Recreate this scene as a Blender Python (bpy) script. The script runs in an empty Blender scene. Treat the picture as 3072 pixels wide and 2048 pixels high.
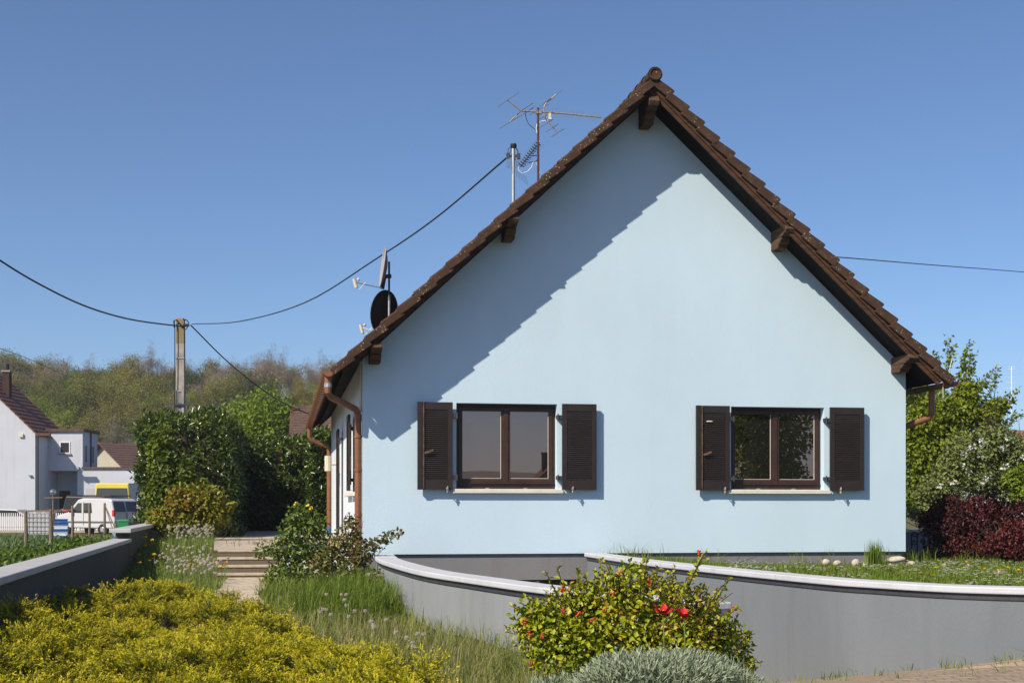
import bpy, math, random
import numpy as np
from mathutils import Vector, Matrix
R = math.radians
rng = np.random.default_rng(11); random.seed(11)
S = bpy.context.scene; COL = S.collection

# ------------------------------------------------------------------ camera, sky, sun, exposure
F = 4100.0; HY = 1525.0; EYE = 1.6            # focal length in photo pixels, horizon row, eye height
cd = bpy.data.cameras.new('camera'); cam = bpy.data.objects.new('camera', cd); COL.objects.link(cam)
cam.location = (0, 0, EYE); cam.rotation_euler = (R(90), 0, 0)
cd.sensor_width = 36; cd.lens = 36 * F / 3072; cd.shift_y = (HY - 1024) / 3072
cd.clip_start = .1; cd.clip_end = 4000
S.camera = cam
LD = Vector((.790, .844, -.98)).normalized()  # direction the sunlight travels
SUN_EL = math.asin(-LD.z); SUN_AZ = math.atan2(-LD.x, -LD.y)
W = bpy.data.worlds.new('World'); S.world = W; W.use_nodes = True
wn = W.node_tree.nodes; wl = W.node_tree.links
sky = wn.new('ShaderNodeTexSky'); sky.sky_type = 'NISHITA'; sky.sun_disc = False
sky.sun_elevation = SUN_EL; sky.sun_rotation = SUN_AZ % (2 * math.pi)
sky.altitude = 200; sky.air_density = .8; sky.dust_density = .5; sky.ozone_density = 6.0
bg = wn['Background']; bg.inputs[1].default_value = .090
wl.new(sky.outputs[0], bg.inputs[0])
sd = bpy.data.lights.new('sun', 'SUN'); sd.energy = 4.5; sd.angle = R(.5); sd.color = (1, .89, .72)
so = bpy.data.objects.new('sun', sd); COL.objects.link(so); so.rotation_euler = LD.to_track_quat('-Z', 'Y').to_euler()
so.location = (-30, -30, 40)
S.view_settings.view_transform = 'Standard'; S.view_settings.look = 'None'
S.view_settings.exposure = .5; S.view_settings.gamma = 1

def at(px, py, Y): return Vector(((px - 1536) / F * Y, Y, EYE - (py - HY) / F * Y))
def onz(px, py, Z):
    Y = (EYE - Z) * F / (py - HY); return Vector(((px - 1536) / F * Y, Y, Z))

# ------------------------------------------------------------------ materials
def newmat(name):
    m = bpy.data.materials.new(name); m.use_nodes = True
    n = m.node_tree.nodes; l = m.node_tree.links
    return m, n, l, n['Principled BSDF']
def mat(name, col, rough=.7, var=.12, vscale=3., bump=0., bscale=60., spec=.4, metal=0., col2=None, stretch=None, detail=6., bdist=.01):
    m, n, l, b = newmat(name)
    b.inputs['Roughness'].default_value = rough; b.inputs['Specular IOR Level'].default_value = spec
    b.inputs['Metallic'].default_value = metal
    tc = n.new('ShaderNodeTexCoord'); mp = n.new('ShaderNodeMapping'); l.new(tc.outputs['Object'], mp.inputs[0])
    if stretch: mp.inputs['Scale'].default_value = stretch
    nt = n.new('ShaderNodeTexNoise'); nt.inputs['Scale'].default_value = vscale; nt.inputs['Detail'].default_value = detail
    nt.inputs['Roughness'].default_value = .65
    l.new(mp.outputs[0], nt.inputs[0])
    cr = n.new('ShaderNodeValToRGB')
    c = Vector(col); c2 = Vector(col2) if col2 else c * (1 - 2 * var)
    cr.color_ramp.elements[0].position = .3; cr.color_ramp.elements[1].position = .7
    cr.color_ramp.elements[0].color = (*c2, 1); cr.color_ramp.elements[1].color = (*(c * (1 + var)), 1)
    l.new(nt.outputs[0], cr.inputs[0]); l.new(cr.outputs[0], b.inputs['Base Color'])
    if bump:
        nb = n.new('ShaderNodeTexNoise'); nb.inputs['Scale'].default_value = bscale; nb.inputs['Detail'].default_value = 4
        l.new(mp.outputs[0], nb.inputs[0])
        bp = n.new('ShaderNodeBump'); bp.inputs['Strength'].default_value = bump; bp.inputs['Distance'].default_value = bdist
        l.new(nb.outputs[0], bp.inputs['Height']); l.new(bp.outputs[0], b.inputs['Normal'])
    return m
def leafmat(name, cols, rough=.45, trans=.3, spec=.35, ovar=0.):
    m, n, l, b = newmat(name)
    a = n.new('ShaderNodeAttribute'); a.attribute_name = 't'
    cr = n.new('ShaderNodeValToRGB'); el = cr.color_ramp.elements
    k = len(cols)
    while len(el) < k: el.new(.5)
    for i, c in enumerate(cols): el[i].position = i / (k - 1); el[i].color = (*c, 1)
    l.new(a.outputs['Fac'], cr.inputs[0]); csrc = cr.outputs[0]
    if ovar:                       # every tree of a kind has its own shade
        oi = n.new('ShaderNodeObjectInfo'); mr = n.new('ShaderNodeMapRange'); mr.inputs['To Min'].default_value = 1 - ovar; mr.inputs['To Max'].default_value = 1 + ovar; l.new(oi.outputs['Random'], mr.inputs[0])
        hs = n.new('ShaderNodeHueSaturation'); l.new(mr.outputs[0], hs.inputs['Value']); l.new(cr.outputs[0], hs.inputs['Color']); csrc = hs.outputs[0]
        m2 = n.new('ShaderNodeMapRange'); m2.inputs['To Min'].default_value = .53; m2.inputs['To Max'].default_value = .47; l.new(oi.outputs['Random'], m2.inputs[0]); l.new(m2.outputs[0], hs.inputs['Hue'])
    l.new(csrc, b.inputs['Base Color'])
    b.inputs['Roughness'].default_value = rough; b.inputs['Specular IOR Level'].default_value = spec
    tr = n.new('ShaderNodeBsdfTranslucent'); l.new(csrc, tr.inputs[0])
    mx = n.new('ShaderNodeMixShader'); mx.inputs[0].default_value = trans
    l.new(b.outputs[0], mx.inputs[1]); l.new(tr.outputs[0], mx.inputs[2]); l.new(mx.outputs[0], n['Material Output'].inputs[0])
    return m
def glassmat(name, base, refl, tint=(1, 1, 1), fres=True):
    m, n, l, b = newmat(name)
    b.inputs['Base Color'].default_value = (*base, 1); b.inputs['Roughness'].default_value = .5; b.inputs['Specular IOR Level'].default_value = 0
    g = n.new('ShaderNodeBsdfGlossy'); g.inputs['Roughness'].default_value = .0; g.inputs['Color'].default_value = (*tint, 1)
    mx = n.new('ShaderNodeMixShader'); mx.inputs[0].default_value = refl
    l.new(b.outputs[0], mx.inputs[1]); l.new(g.outputs[0], mx.inputs[2]); l.new(mx.outputs[0], n['Material Output'].inputs[0])
    return m
M = {}
M['stucco'] = mat('blue_stucco', (.525, .665, .775), .95, .03, .55, .3, 75, .1, bdist=.015, stretch=(1, 1, .6))
M['side_stucco'] = mat('pale_side_stucco', (.62, .68, .74), .95, .03, .6, .3, 60, .1)
M['white_stucco'] = mat('white_stucco', (.50, .53, .60), .95, .03, .6, .3, 40, .1)
M['plinth'] = mat('grey_plinth', (.20, .20, .21), .9, .04, .8, .4, 60, .1)
M['rightwall'] = mat('mid_grey_render', (.172, .190, .212), .9, .055, .8, .35, 70, .1, stretch=(1, 1, .35))
M['greywall'] = mat('grey_render', (.250, .268, .285), .9, .05, .8, .35, 70, .1, stretch=(1, 1, .35))
M['cap'] = mat('pale_coping', (.50, .515, .56), .85, .04, 2., .3, 60, .15)
M['darkwall'] = mat('dark_grey_render', (.078, .078, .080), .9, .06, .6, .35, 70, .1)
M['capgrey'] = mat('grey_coping', (.40, .40, .42), .85, .05, 2., .3, 60, .15)
M['tile'] = mat('brown_tile', (.060, .033, .023), .85, .25, 5., .4, 50, .15, col2=(.036, .023, .017))
M['vtile'] = mat('verge_tile', (.072, .037, .025), .85, .2, 4., .5, 70, .15, col2=(.043, .028, .019))
M['lichen'] = mat('lichen', (.32, .27, .15), .95, .3, 30.)
M['wood'] = mat('stained_wood', (.085, .042, .024), .7, .3, 3., .5, 30, .2, stretch=(1, .15, 6))
M['bracket'] = mat('weathered_beam', (.095, .056, .036), .8, .3, 4., .6, 40, .15, col2=(.045, .028, .02), stretch=(2, .5, 9))
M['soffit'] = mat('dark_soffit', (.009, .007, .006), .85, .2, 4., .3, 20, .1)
M['frame'] = mat('window_frame', (.048, .024, .017), .45, .15, 6., .2, 30, .4)
M['shutter'] = mat('shutter_paint', (.026, .018, .016), .5, .12, 6., .2, 30, .4)
M['batten'] = mat('worn_batten', (.15, .085, .05), .8, .3, 12.)
M['sill'] = mat('sill_stone', (.66, .62, .55), .8, .06, 5., .2, 60)
M['pane'] = glassmat('pane_glass', (.010, .010, .010), .27, (.96, .72, .66))
M['copper'] = mat('copper_pipe', (.25, .105, .052), .5, .2, 4., .1, 20, .4, .2, col2=(.17, .075, .042))
M['metal'] = mat('galvanised', (.42, .45, .48), .45, .15, 20., 0, 1, .5, .6)
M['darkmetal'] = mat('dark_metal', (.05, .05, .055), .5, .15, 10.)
M['black'] = mat('black_rubber', (.012, .012, .013), .6, .2, 10.)
M['rust'] = mat('rusty_steel', (.11, .034, .022), .8, .3, 30.)
M['alu'] = mat('weathered_aluminium', (.30, .26, .22), .55, .2, 20., 0, 1, .4, .3)
M['white'] = mat('white_paint', (.75, .76, .78), .4, .03, 3.)
M['cream'] = mat('cream_plastic', (.62, .56, .44), .6, .05, 5.)
M['dishb'] = mat('dark_dish', (.017, .015, .016), .8, .1, 5.)
M['dishg'] = mat('grey_dish', (.34, .33, .36), .6, .1, 5.)
M['concrete'] = mat('pole_concrete', (.36, .33, .31), .9, .15, 2.5, .5, 40, .1, col2=(.22, .19, .16))
M['step'] = mat('step_stone', (.46, .39, .30), .9, .12, 7., .5, 60, .1)
M['riser'] = mat('exposed_aggregate', (.17, .14, .105), .95, .25, 60., .8, 90, .1)
M['stone'] = mat('field_stone', (.52, .46, .38), .85, .15, 9., .5, 20, .2)
M['postwood'] = mat('post_wood', (.22, .17, .13), .9, .2, 10., .4, 30, .1, stretch=(3, 3, .4))
M['bark'] = mat('bark', (.085, .065, .05), .95, .25, 6., .5, 20, .1)
M['greybark'] = mat('grey_bark', (.27, .235, .20), .95, .2, 6.)
M['twig'] = mat('twig', (.060, .042, .030), .9, .2, 6.)
M['soil'] = mat('soil', (.05, .037, .026), .95, .25, 6., .5, 20, .1)
M['paver'] = mat('terrace_paver', (.50, .42, .33), .9, .14, 4., .4, 30, .1)
M['carwhite'] = mat('car_white', (.52, .53, .56), .25, .02, 2., spec=.5)
M['carglass'] = glassmat('car_glass', (.015, .018, .02), .10)
M['caryellow'] = mat('car_yellow', (.74, .60, .10), .3, .04, 2.)
M['cardark'] = mat('car_navy', (.022, .025, .038), .4, .1, 4.)
M['tail'] = mat('tail_light', (.50, .02, .03), .3, .05, 9.)
M['grey_plastic'] = mat('grey_plastic', (.10, .10, .105), .6, .1, 9.)
M['green_plastic'] = mat('green_plastic', (.018, .24, .075), .45, .06, 9.)
M['blue_plastic'] = mat('blue_plastic', (.03, .12, .38), .5, .08, 9.)
M['tankw'] = mat('tank_plastic', (.50, .50, .50), .6, .1, 4.)
M['roofred'] = mat('red_tile', (.155, .060, .045), .85, .25, 8., .4, 30)
M['roofbrown'] = mat('brown_roof', (.12, .07, .055), .9, .25, 6., .4, 30)
M['garage'] = mat('garage_door', (.42, .43, .46), .6, .04, 3.)
M['petal'] = mat('red_petal', (.50, .012, .020), .5, .25, 60., spec=.3)
M['orange'] = mat('orange_petal', (.52, .065, .016), .6, .3, 60.)
M['yellow'] = mat('yellow_petal', (.80, .52, .03), .6, .12, 60.)
M['fluff'] = mat('seed_fluff', (.66, .64, .60), .95, .1, 60.)
M['stemg'] = mat('green_stem', (.12, .20, .05), .6, .15, 20.)
M['garnet'] = mat('window_dark', (.03, .026, .026), .3, .1, 3.)
def speckle(m, scale, thr, col, nscale, nthr):
    n = m.node_tree.nodes; l = m.node_tree.links; b = n['Principled BSDF']; src = b.inputs['Base Color'].links[0].from_socket
    tc = n.new('ShaderNodeTexCoord'); vo = n.new('ShaderNodeTexVoronoi'); vo.inputs['Scale'].default_value = scale; l.new(tc.outputs['Object'], vo.inputs['Vector'])
    nt = n.new('ShaderNodeTexNoise'); nt.inputs['Scale'].default_value = nscale; nt.inputs['Detail'].default_value = 3; l.new(tc.outputs['Object'], nt.inputs[0])
    lt = n.new('ShaderNodeMath'); lt.operation = 'LESS_THAN'; lt.inputs[1].default_value = thr; l.new(vo.outputs['Distance'], lt.inputs[0])
    gt = n.new('ShaderNodeMath'); gt.operation = 'GREATER_THAN'; gt.inputs[1].default_value = nthr; l.new(nt.outputs[0], gt.inputs[0])
    mu = n.new('ShaderNodeMath'); mu.operation = 'MULTIPLY'; l.new(lt.outputs[0], mu.inputs[0]); l.new(gt.outputs[0], mu.inputs[1])
    mx = n.new('ShaderNodeMix'); mx.data_type = 'RGBA'; mx.inputs[7].default_value = (*col, 1); l.new(mu.outputs[0], mx.inputs[0]); l.new(src, mx.inputs[6]); l.new(mx.outputs[2], b.inputs['Base Color'])
def streak(m, col, fac, sc=(2.5, 2.5, .22), lo=.52, hi=.75):
    n = m.node_tree.nodes; l = m.node_tree.links; b = n['Principled BSDF']; src = b.inputs['Base Color'].links[0].from_socket
    tc = n.new('ShaderNodeTexCoord'); mp = n.new('ShaderNodeMapping'); mp.inputs['Scale'].default_value = sc; l.new(tc.outputs['Object'], mp.inputs[0])
    nt = n.new('ShaderNodeTexNoise'); nt.inputs['Scale'].default_value = 1.6; nt.inputs['Detail'].default_value = 8; nt.inputs['Roughness'].default_value = .7; l.new(mp.outputs[0], nt.inputs[0])
    mr = n.new('ShaderNodeMapRange'); mr.inputs['From Min'].default_value = lo; mr.inputs['From Max'].default_value = hi; mr.inputs['To Max'].default_value = fac; l.new(nt.outputs[0], mr.inputs[0])
    mx = n.new('ShaderNodeMix'); mx.data_type = 'RGBA'; mx.inputs[7].default_value = (*col, 1); l.new(mr.outputs[0], mx.inputs[0]); l.new(src, mx.inputs[6]); l.new(mx.outputs[2], b.inputs['Base Color'])
for k_, c_, f_ in (('rightwall', (.10, .105, .11), .24), ('greywall', (.14, .14, .13), .35), ('darkwall', (.05, .05, .045), .5), ('stucco', (.42, .53, .60), .12), ('cap', (.30, .29, .27), .4), ('capgrey', (.2, .2, .19), .45), ('white_stucco', (.33, .34, .36), .4), ('plinth', (.12, .12, .11), .4), ('step', (.16, .14, .10), .6), ('riser', (.07, .06, .04), .6)): streak(M[k_], c_, f_)
speckle(M['vtile'], 22, .22, (.30, .25, .15), 3, .54); speckle(M['vtile'], 55, .25, (.20, .17, .11), 6, .52)
# driveway and street paving: small blocks
def paving(name, c1, c2, mortar, sx, sy, bump=.6):
    m, n, l, b = newmat(name)
    tc = n.new('ShaderNodeTexCoord'); br = n.new('ShaderNodeTexBrick')
    br.inputs['Scale'].default_value = 1; br.inputs['Brick Width'].default_value = sx; br.inputs['Row Height'].default_value = sy
    br.inputs['Mortar Size'].default_value = .008; br.inputs['Color1'].default_value = (*c1, 1); br.inputs['Color2'].default_value = (*c2, 1)
    br.inputs['Mortar'].default_value = (*mortar, 1); l.new(tc.outputs['Object'], br.inputs[0])
    nt = n.new('ShaderNodeTexNoise'); nt.inputs['Scale'].default_value = 14; nt.inputs['Detail'].default_value = 8; l.new(tc.outputs['Object'], nt.inputs[0])
    mr = n.new('ShaderNodeMapRange'); mr.inputs['To Min'].default_value = .6; mr.inputs['To Max'].default_value = 1.3; l.new(nt.outputs[0], mr.inputs[0])
    mx = n.new('ShaderNodeMix'); mx.data_type = 'RGBA'; mx.blend_type = 'MULTIPLY'; mx.inputs[0].default_value = 1
    l.new(br.outputs[0], mx.inputs[6]); l.new(mr.outputs[0], mx.inputs[7]); l.new(mx.outputs[2], b.inputs['Base Color'])
    b.inputs['Roughness'].default_value = .95; b.inputs['Specular IOR Level'].default_value = .1
    bp = n.new('ShaderNodeBump'); bp.inputs['Strength'].default_value = bump; bp.inputs['Distance'].default_value = .01
    l.new(nt.outputs[0], bp.inputs['Height']); l.new(bp.outputs[0], b.inputs['Normal'])
    return m
M['drive'] = paving('block_paving', (.34, .27, .20), (.29, .235, .175), (.17, .14, .10), .2, .1)
M['terrace'] = paving('terrace_slabs', (.46, .40, .33), (.41, .35, .28), (.13, .11, .07), .5, .5)
M['asphalt'] = mat('asphalt', (.06, .06, .062), .95, .2, 30., .5, 80, .1)
M['ground'] = mat('turf_ground', (.13, .125, .055), .95, .2, 1.2, .6, 12, .1, col2=(.06, .048, .030), detail=10)
M['hill'] = mat('hill_floor', (.055, .050, .032), .95, .25, .3)

# leaves
G = lambda *c: list(c)
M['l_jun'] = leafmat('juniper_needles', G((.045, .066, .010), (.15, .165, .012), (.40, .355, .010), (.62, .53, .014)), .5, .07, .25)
M['l_bush'] = leafmat('bush_leaves', G((.06, .10, .006), (.14, .19, .008), (.24, .29, .010), (.34, .37, .012), (.40, .34, .018), (.38, .14, .02)), .4, .2, .4)
M['l_silver'] = leafmat('silver_leaves', G((.20, .25, .155), (.31, .36, .245), (.43, .47, .35)), .8, .15, .1)
M['l_laurel'] = leafmat('laurel_leaves', G((.028, .052, .008), (.062, .10, .012), (.12, .165, .018), (.24, .22, .05)), .26, .22, .6)
M['l_climb'] = leafmat('climber_leaves', G((.055, .085, .010), (.12, .165, .016), (.20, .235, .022)), .45, .3, .35)
M['l_red'] = leafmat('bronze_leaves', G((.085, .115, .012), (.16, .19, .018), (.23, .235, .025), (.28, .20, .028), (.27, .10, .025)), .45, .3, .3)
M['l_spring'] = leafmat('spring_leaves', G((.10, .16, .016), (.18, .255, .022), (.27, .33, .035)), .5, .38, .25)
M['l_bright'] = leafmat('bright_spring_leaves', G((.13, .18, .016), (.23, .29, .022), (.36, .40, .04)), .5, .4, .25)
M['l_fresh'] = leafmat('fresh_leaves', G((.12, .20, .02), (.26, .36, .03), (.42, .48, .06)), .4, .5, .5)
M['l_forest'] = leafmat('forest_leaves', G((.075, .10, .022), (.14, .16, .032), (.21, .215, .05)), .6, .3, .2, .35)
M['l_forestg'] = leafmat('fresh_forest_leaves', G((.10, .155, .02), (.18, .25, .028), (.26, .33, .04)), .6, .38, .2, .3)
M['l_olive'] = leafmat('budding_leaves', G((.14, .14, .034), (.22, .215, .05), (.30, .29, .075)), .7, .35, .15, .3)
M['l_bare'] = leafmat('bare_twigs', G((.23, .19, .135), (.32, .27, .195), (.41, .35, .26)), .8, .3, .1, .2)
M['l_ever'] = leafmat('ivy_leaves', G((.018, .035, .010), (.032, .055, .014), (.05, .075, .02)), .45, .2, .4)
M['l_apple'] = leafmat('apple_leaves', G((.13, .17, .045), (.21, .25, .075), (.30, .33, .13)), .55, .35, .25)
M['l_barb'] = leafmat('barberry_leaves', G((.034, .008, .009), (.070, .014, .014), (.14, .030, .026)), .5, .25, .3)
M['l_rose'] = leafmat('rose_leaves', G((.06, .10, .014), (.12, .175, .022), (.20, .25, .035)), .4, .32, .4)
M['l_rosered'] = leafmat('red_rose_leaves', G((.06, .09, .018), (.12, .15, .028), (.18, .15, .035), (.18, .06, .04)), .4, .25, .4)
M['l_grass'] = leafmat('grass_blades', G((.075, .125, .012), (.13, .20, .020), (.20, .26, .035), (.30, .30, .10)), .55, .35, .25)
M['l_lush'] = leafmat('lush_blades', G((.085, .145, .014), (.14, .21, .022), (.21, .27, .04)), .5, .36, .25)
M['l_dry'] = leafmat('dry_blades', G((.16, .20, .05), (.28, .27, .10), (.42, .34, .19)), .7, .3, .15)
M['l_veg'] = leafmat('vegetable_leaves', G((.05, .10, .012), (.09, .155, .016), (.15, .215, .025)), .5, .3, .3)
M['l_leek'] = leafmat('blue_green_blades', G((.08, .14, .055), (.13, .20, .09), (.20, .28, .14)), .5, .25, .3)
M['l_white'] = leafmat('white_petals', G((.62, .62, .60), (.75, .75, .72)), .7, .25, .1)
M['l_fluff'] = leafmat('seed_fluff_leaf', G((.56, .52, .42), (.66, .61, .50)), .9, .3, .05)
M['l_yel'] = leafmat('yellow_petals', G((.78, .58, .02), (.86, .66, .03)), .6, .2, .1)

# ------------------------------------------------------------------ mesh builders
def link(o): COL.objects.link(o); return o
class MB:
    def __init__(s): s.v = []; s.f = []
    def add(s, vs, fs):
        k = len(s.v); s.v += [tuple(v) for v in vs]; s.f += [tuple(i + k for i in f) for f in fs]; return s
    def box(s, c, d, rz=0.):
        x, y, z = d[0] / 2, d[1] / 2, d[2] / 2; ca, sa = math.cos(rz), math.sin(rz)
        vs = [(c[0] + ca * a - sa * b, c[1] + sa * a + ca * b, c[2] + e) for e in (-z, z) for a, b in ((-x, -y), (x, -y), (x, y), (-x, y))]
        return s.add(vs, [(3, 2, 1, 0), (4, 5, 6, 7), (0, 1, 5, 4), (1, 2, 6, 5), (2, 3, 7, 6), (3, 0, 4, 7)])
    def bb(s, x0, x1, y0, y1, z0, z1): return s.box(((x0 + x1) / 2, (y0 + y1) / 2, (z0 + z1) / 2), (x1 - x0, y1 - y0, z1 - z0))
    def beam(s, p, q, w, h, up=(0, 0, 1)):
        p, q = Vector(p), Vector(q); d = (q - p).normalized(); a = d.cross(Vector(up))
        if a.length < 1e-4: a = d.cross(Vector((1, 0, 0)))
        a.normalize(); b = a.cross(d); a *= w / 2; b *= h / 2
        vs = [e + i * a + j * b for e in (p, q) for i, j in ((-1, -1), (1, -1), (1, 1), (-1, 1))]
        return s.add(vs, [(3, 2, 1, 0), (4, 5, 6, 7), (0, 1, 5, 4), (1, 2, 6, 5), (2, 3, 7, 6), (3, 0, 4, 7)])
    def tube(s, pts, r, n=8, cap=True):
        pts = [Vector(p) for p in pts]; m = len(pts); rs = r if isinstance(r, (list, tuple)) else [r] * m
        vs = []; prev = None
        for i, p in enumerate(pts):
            d = (pts[min(i + 1, m - 1)] - pts[max(i - 1, 0)])
            d = d.normalized() if d.length > 1e-9 else Vector((0, 0, 1))
            if prev is None:
                a = d.cross(Vector((0, 0, 1)) if abs(d.z) < .9 else Vector((1, 0, 0)))
            else: a = prev - d * prev.dot(d)
            a.normalize(); prev = a; b = d.cross(a)
            for k in range(n):
                t = 2 * math.pi * k / n; vs.append(p + (a * math.cos(t) + b * math.sin(t)) * rs[i])
        fs = [(i * n + k, i * n + (k + 1) % n, (i + 1) * n + (k + 1) % n, (i + 1) * n + k) for i in range(m - 1) for k in range(n)]
        if cap: fs += [tuple(range(n - 1, -1, -1)), tuple((m - 1) * n + k for k in range(n))]
        return s.add(vs, fs)
    def prism(s, poly, vec):
        n = len(poly); vec = Vector(vec); vs = [Vector(p) for p in poly] + [Vector(p) + vec for p in poly]
        return s.add(vs, [tuple(range(n - 1, -1, -1)), tuple(range(n, 2 * n))] + [(i, (i + 1) % n, n + (i + 1) % n, n + i) for i in range(n)])
    def lathe(s, prof, c, n=12, ax=None):
        c = Vector(c); Q = Vector((0, 0, 1)).rotation_difference(Vector(ax)).to_matrix() if ax is not None else Matrix.Identity(3)
        vs = [c + Q @ Vector((r * math.cos(2 * math.pi * k / n), r * math.sin(2 * math.pi * k / n), z)) for r, z in prof for k in range(n)]
        m = len(prof)
        return s.add(vs, [(i * n + k, i * n + (k + 1) % n, (i + 1) * n + (k + 1) % n, (i + 1) * n + k) for i in range(m - 1) for k in range(n)])
    def ball(s, c, r, n=10, m=6, jit=0.):
        if not isinstance(r, (tuple, list)): r = (r, r, r)
        vs = []
        ph = [random.uniform(0, 6) for _ in range(4)]
        for i in range(m + 1):
            a = math.pi * i / m
            for k in range(n):
                t = 2 * math.pi * k / n
                d = Vector((math.sin(a) * math.cos(t), math.sin(a) * math.sin(t), -math.cos(a)))
                j = 1 + jit * (math.sin(3 * d.x + ph[0]) + math.sin(4 * d.y + ph[1]) + math.sin(3 * d.z + ph[2])) / 2
                vs.append((c[0] + r[0] * d.x * j, c[1] + r[1] * d.y * j, c[2] + r[2] * d.z * j))
        return s.add(vs, [(i * n + k, i * n + (k + 1) % n, (i + 1) * n + (k + 1) % n, (i + 1) * n + k) for i in range(m) for k in range(n)])
    def quad(s, a, b, c, d): return s.add([a, b, c, d], [(0, 1, 2, 3)])
    def build(s, name, m, parent=None, smooth=False, bevel=0.):
        me = bpy.data.meshes.new(name); me.from_pydata(s.v, [], s.f); me.materials.append(m)
        if smooth: me.polygons.foreach_set('use_smooth', [True] * len(me.polygons))
        me.update(); o = link(bpy.data.objects.new(name, me))
        if parent is not None: o.parent = parent
        if bevel:
            b = o.modifiers.new('bevel', 'BEVEL'); b.width = bevel; b.segments = 2; b.limit_method = 'ANGLE'; b.angle_limit = R(40)
        return o
def tag(o, label=None, cat=None, group=None, kind=None):
    if label: o['label'] = label
    if cat: o['category'] = cat
    if group: o['group'] = group
    if kind: o['kind'] = kind
    return o
def thing(name, label, cat, loc=(0, 0, 0), rz=0, group=None):
    o = link(bpy.data.objects.new(name, None)); o.location = loc; o.rotation_euler = (0, 0, rz); o.empty_display_size = .2
    return tag(o, label, cat, group)
def copy_tree(o, parent=None):
    c = o.copy(); COL.objects.link(c)
    if parent is not None: c.parent = parent
    for ch in [x for x in KIDS.get(o.name, [])]: copy_tree(ch, c)
    return c
KIDS = {}
def kids(o):
    KIDS[o.name] = list(o.children)
    for c in o.children: kids(c)

def npmesh(name, V, T, m, t=None, parent=None):
    """triangle mesh from numpy arrays"""
    me = bpy.data.meshes.new(name); nv, nt = len(V), len(T)
    me.vertices.add(nv); me.vertices.foreach_set('co', np.ascontiguousarray(V, np.float32).ravel())
    me.loops.add(nt * 3); me.loops.foreach_set('vertex_index', np.ascontiguousarray(T, np.int32).ravel())
    me.polygons.add(nt); me.polygons.foreach_set('loop_start', np.arange(0, nt * 3, 3, dtype=np.int32))
    me.polygons.foreach_set('loop_total', np.full(nt, 3, np.int32))
    me.materials.append(m)
    if t is not None:
        a = me.attributes.new('t', 'FLOAT', 'POINT'); a.data.foreach_set('value', np.ascontiguousarray(t, np.float32))
    me.update(calc_edges=True); me.validate()
    o = link(bpy.data.objects.new(name, me))
    if parent is not None: o.parent = parent
    return o
def nrm(A): return A / np.maximum(np.linalg.norm(A, axis=1, keepdims=True), 1e-9)
def unit(n): return nrm(rng.normal(size=(n, 3)))
def leaf_arrays(P, D, N, L, Wd, t, fold=.25, mid=.45):
    n = len(P); D = nrm(D); Sd = nrm(np.cross(D, N)); N = np.cross(Sd, D)
    L = np.broadcast_to(np.asarray(L, float), (n,))[:, None]; Wd = np.broadcast_to(np.asarray(Wd, float), (n,))[:, None]
    V = np.empty((n, 4, 3)); V[:, 0] = P; V[:, 2] = P + D * L - N * L * .12
    V[:, 1] = P + D * L * mid + Sd * Wd / 2 + N * Wd * fold; V[:, 3] = P + D * L * mid - Sd * Wd / 2 + N * Wd * fold
    b = np.arange(n)[:, None] * 4
    T = np.concatenate([b + [0, 1, 2], b + [0, 2, 3]])
    return V.reshape(-1, 3), T, np.repeat(t, 4)
def leaves(name, P, D, N, L, Wd, m, parent=None, t=None, **k):
    P = np.asarray(P); t = rng.random(len(P)) if t is None else t
    V, T, tt = leaf_arrays(P, np.asarray(D), np.asarray(N), L, Wd, np.clip(t, 0, 1), **k)
    return npmesh(name, V, T, m, tt, parent)
def blades(name, P, h, w, m, parent=None, t=None, lean=.35, curl=.5):
    """grass blades: a bent three-triangle strip each"""
    n = len(P); az = rng.random(n) * 6.283; h = np.broadcast_to(np.asarray(h, float), (n,)); w = np.broadcast_to(np.asarray(w, float), (n,))
    d = np.stack([np.cos(az), np.sin(az), 0 * az], 1); s = np.stack([-np.sin(az), np.cos(az), 0 * az], 1)
    ln = (np.abs(rng.normal(size=n)) * lean)[:, None]; up = np.array([0, 0, 1.])
    h = h[:, None]; w = w[:, None]
    V = np.empty((n, 5, 3)); V[:, 0] = P - s * w / 2; V[:, 1] = P + s * w / 2
    md = P + up * h * .6 + d * h * ln * .45
    V[:, 2] = md - s * w * .4; V[:, 3] = md + s * w * .4; V[:, 4] = P + up * h * (1 - .3 * curl * np.minimum(ln, 1)) + d * h * ln * (1 + curl)
    b = np.arange(n)[:, None] * 5
    T = np.concatenate([b + [0, 1, 3], b + [0, 3, 2], b + [2, 3, 4]])
    t = rng.random(n) if t is None else t
    return npmesh(name, V.reshape(-1, 3), T, m, np.repeat(np.clip(t, 0, 1), 5), parent)
def nz(x, y, z=0., f=1., s=0.):
    return (np.sin(1.7 * f * x + 2.1 * f * z + s) + np.sin(2.3 * f * y - 1.1 * f * x + 1.3 + s) + np.sin(3.1 * f * z + 1.9 * f * y + .7 * s) + np.sin(4.3 * f * x - 3.7 * f * y + 2.2 * f * z + s)) / 4
def ellip(n, c, r, shell=.55):
    """points through a lump, denser towards its outside; returns points and outward directions"""
    u = unit(n); q = shell + (1 - shell) * rng.random(n) ** .6
    q *= 1 + .18 * nz(u[:, 0] * 2, u[:, 1] * 2, u[:, 2] * 2, 1.3, c[0])
    return np.asarray(c) + u * q[:, None] * np.asarray(r), u
def segs_mesh(name, segs, m, parent=None, n=5):
    mb = MB()
    for p, q, r0, r1 in segs: mb.tube([p, q], [r0, r1], n if r0 > .02 else 3, False)
    return mb.build(name, m, parent, smooth=True)
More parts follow.
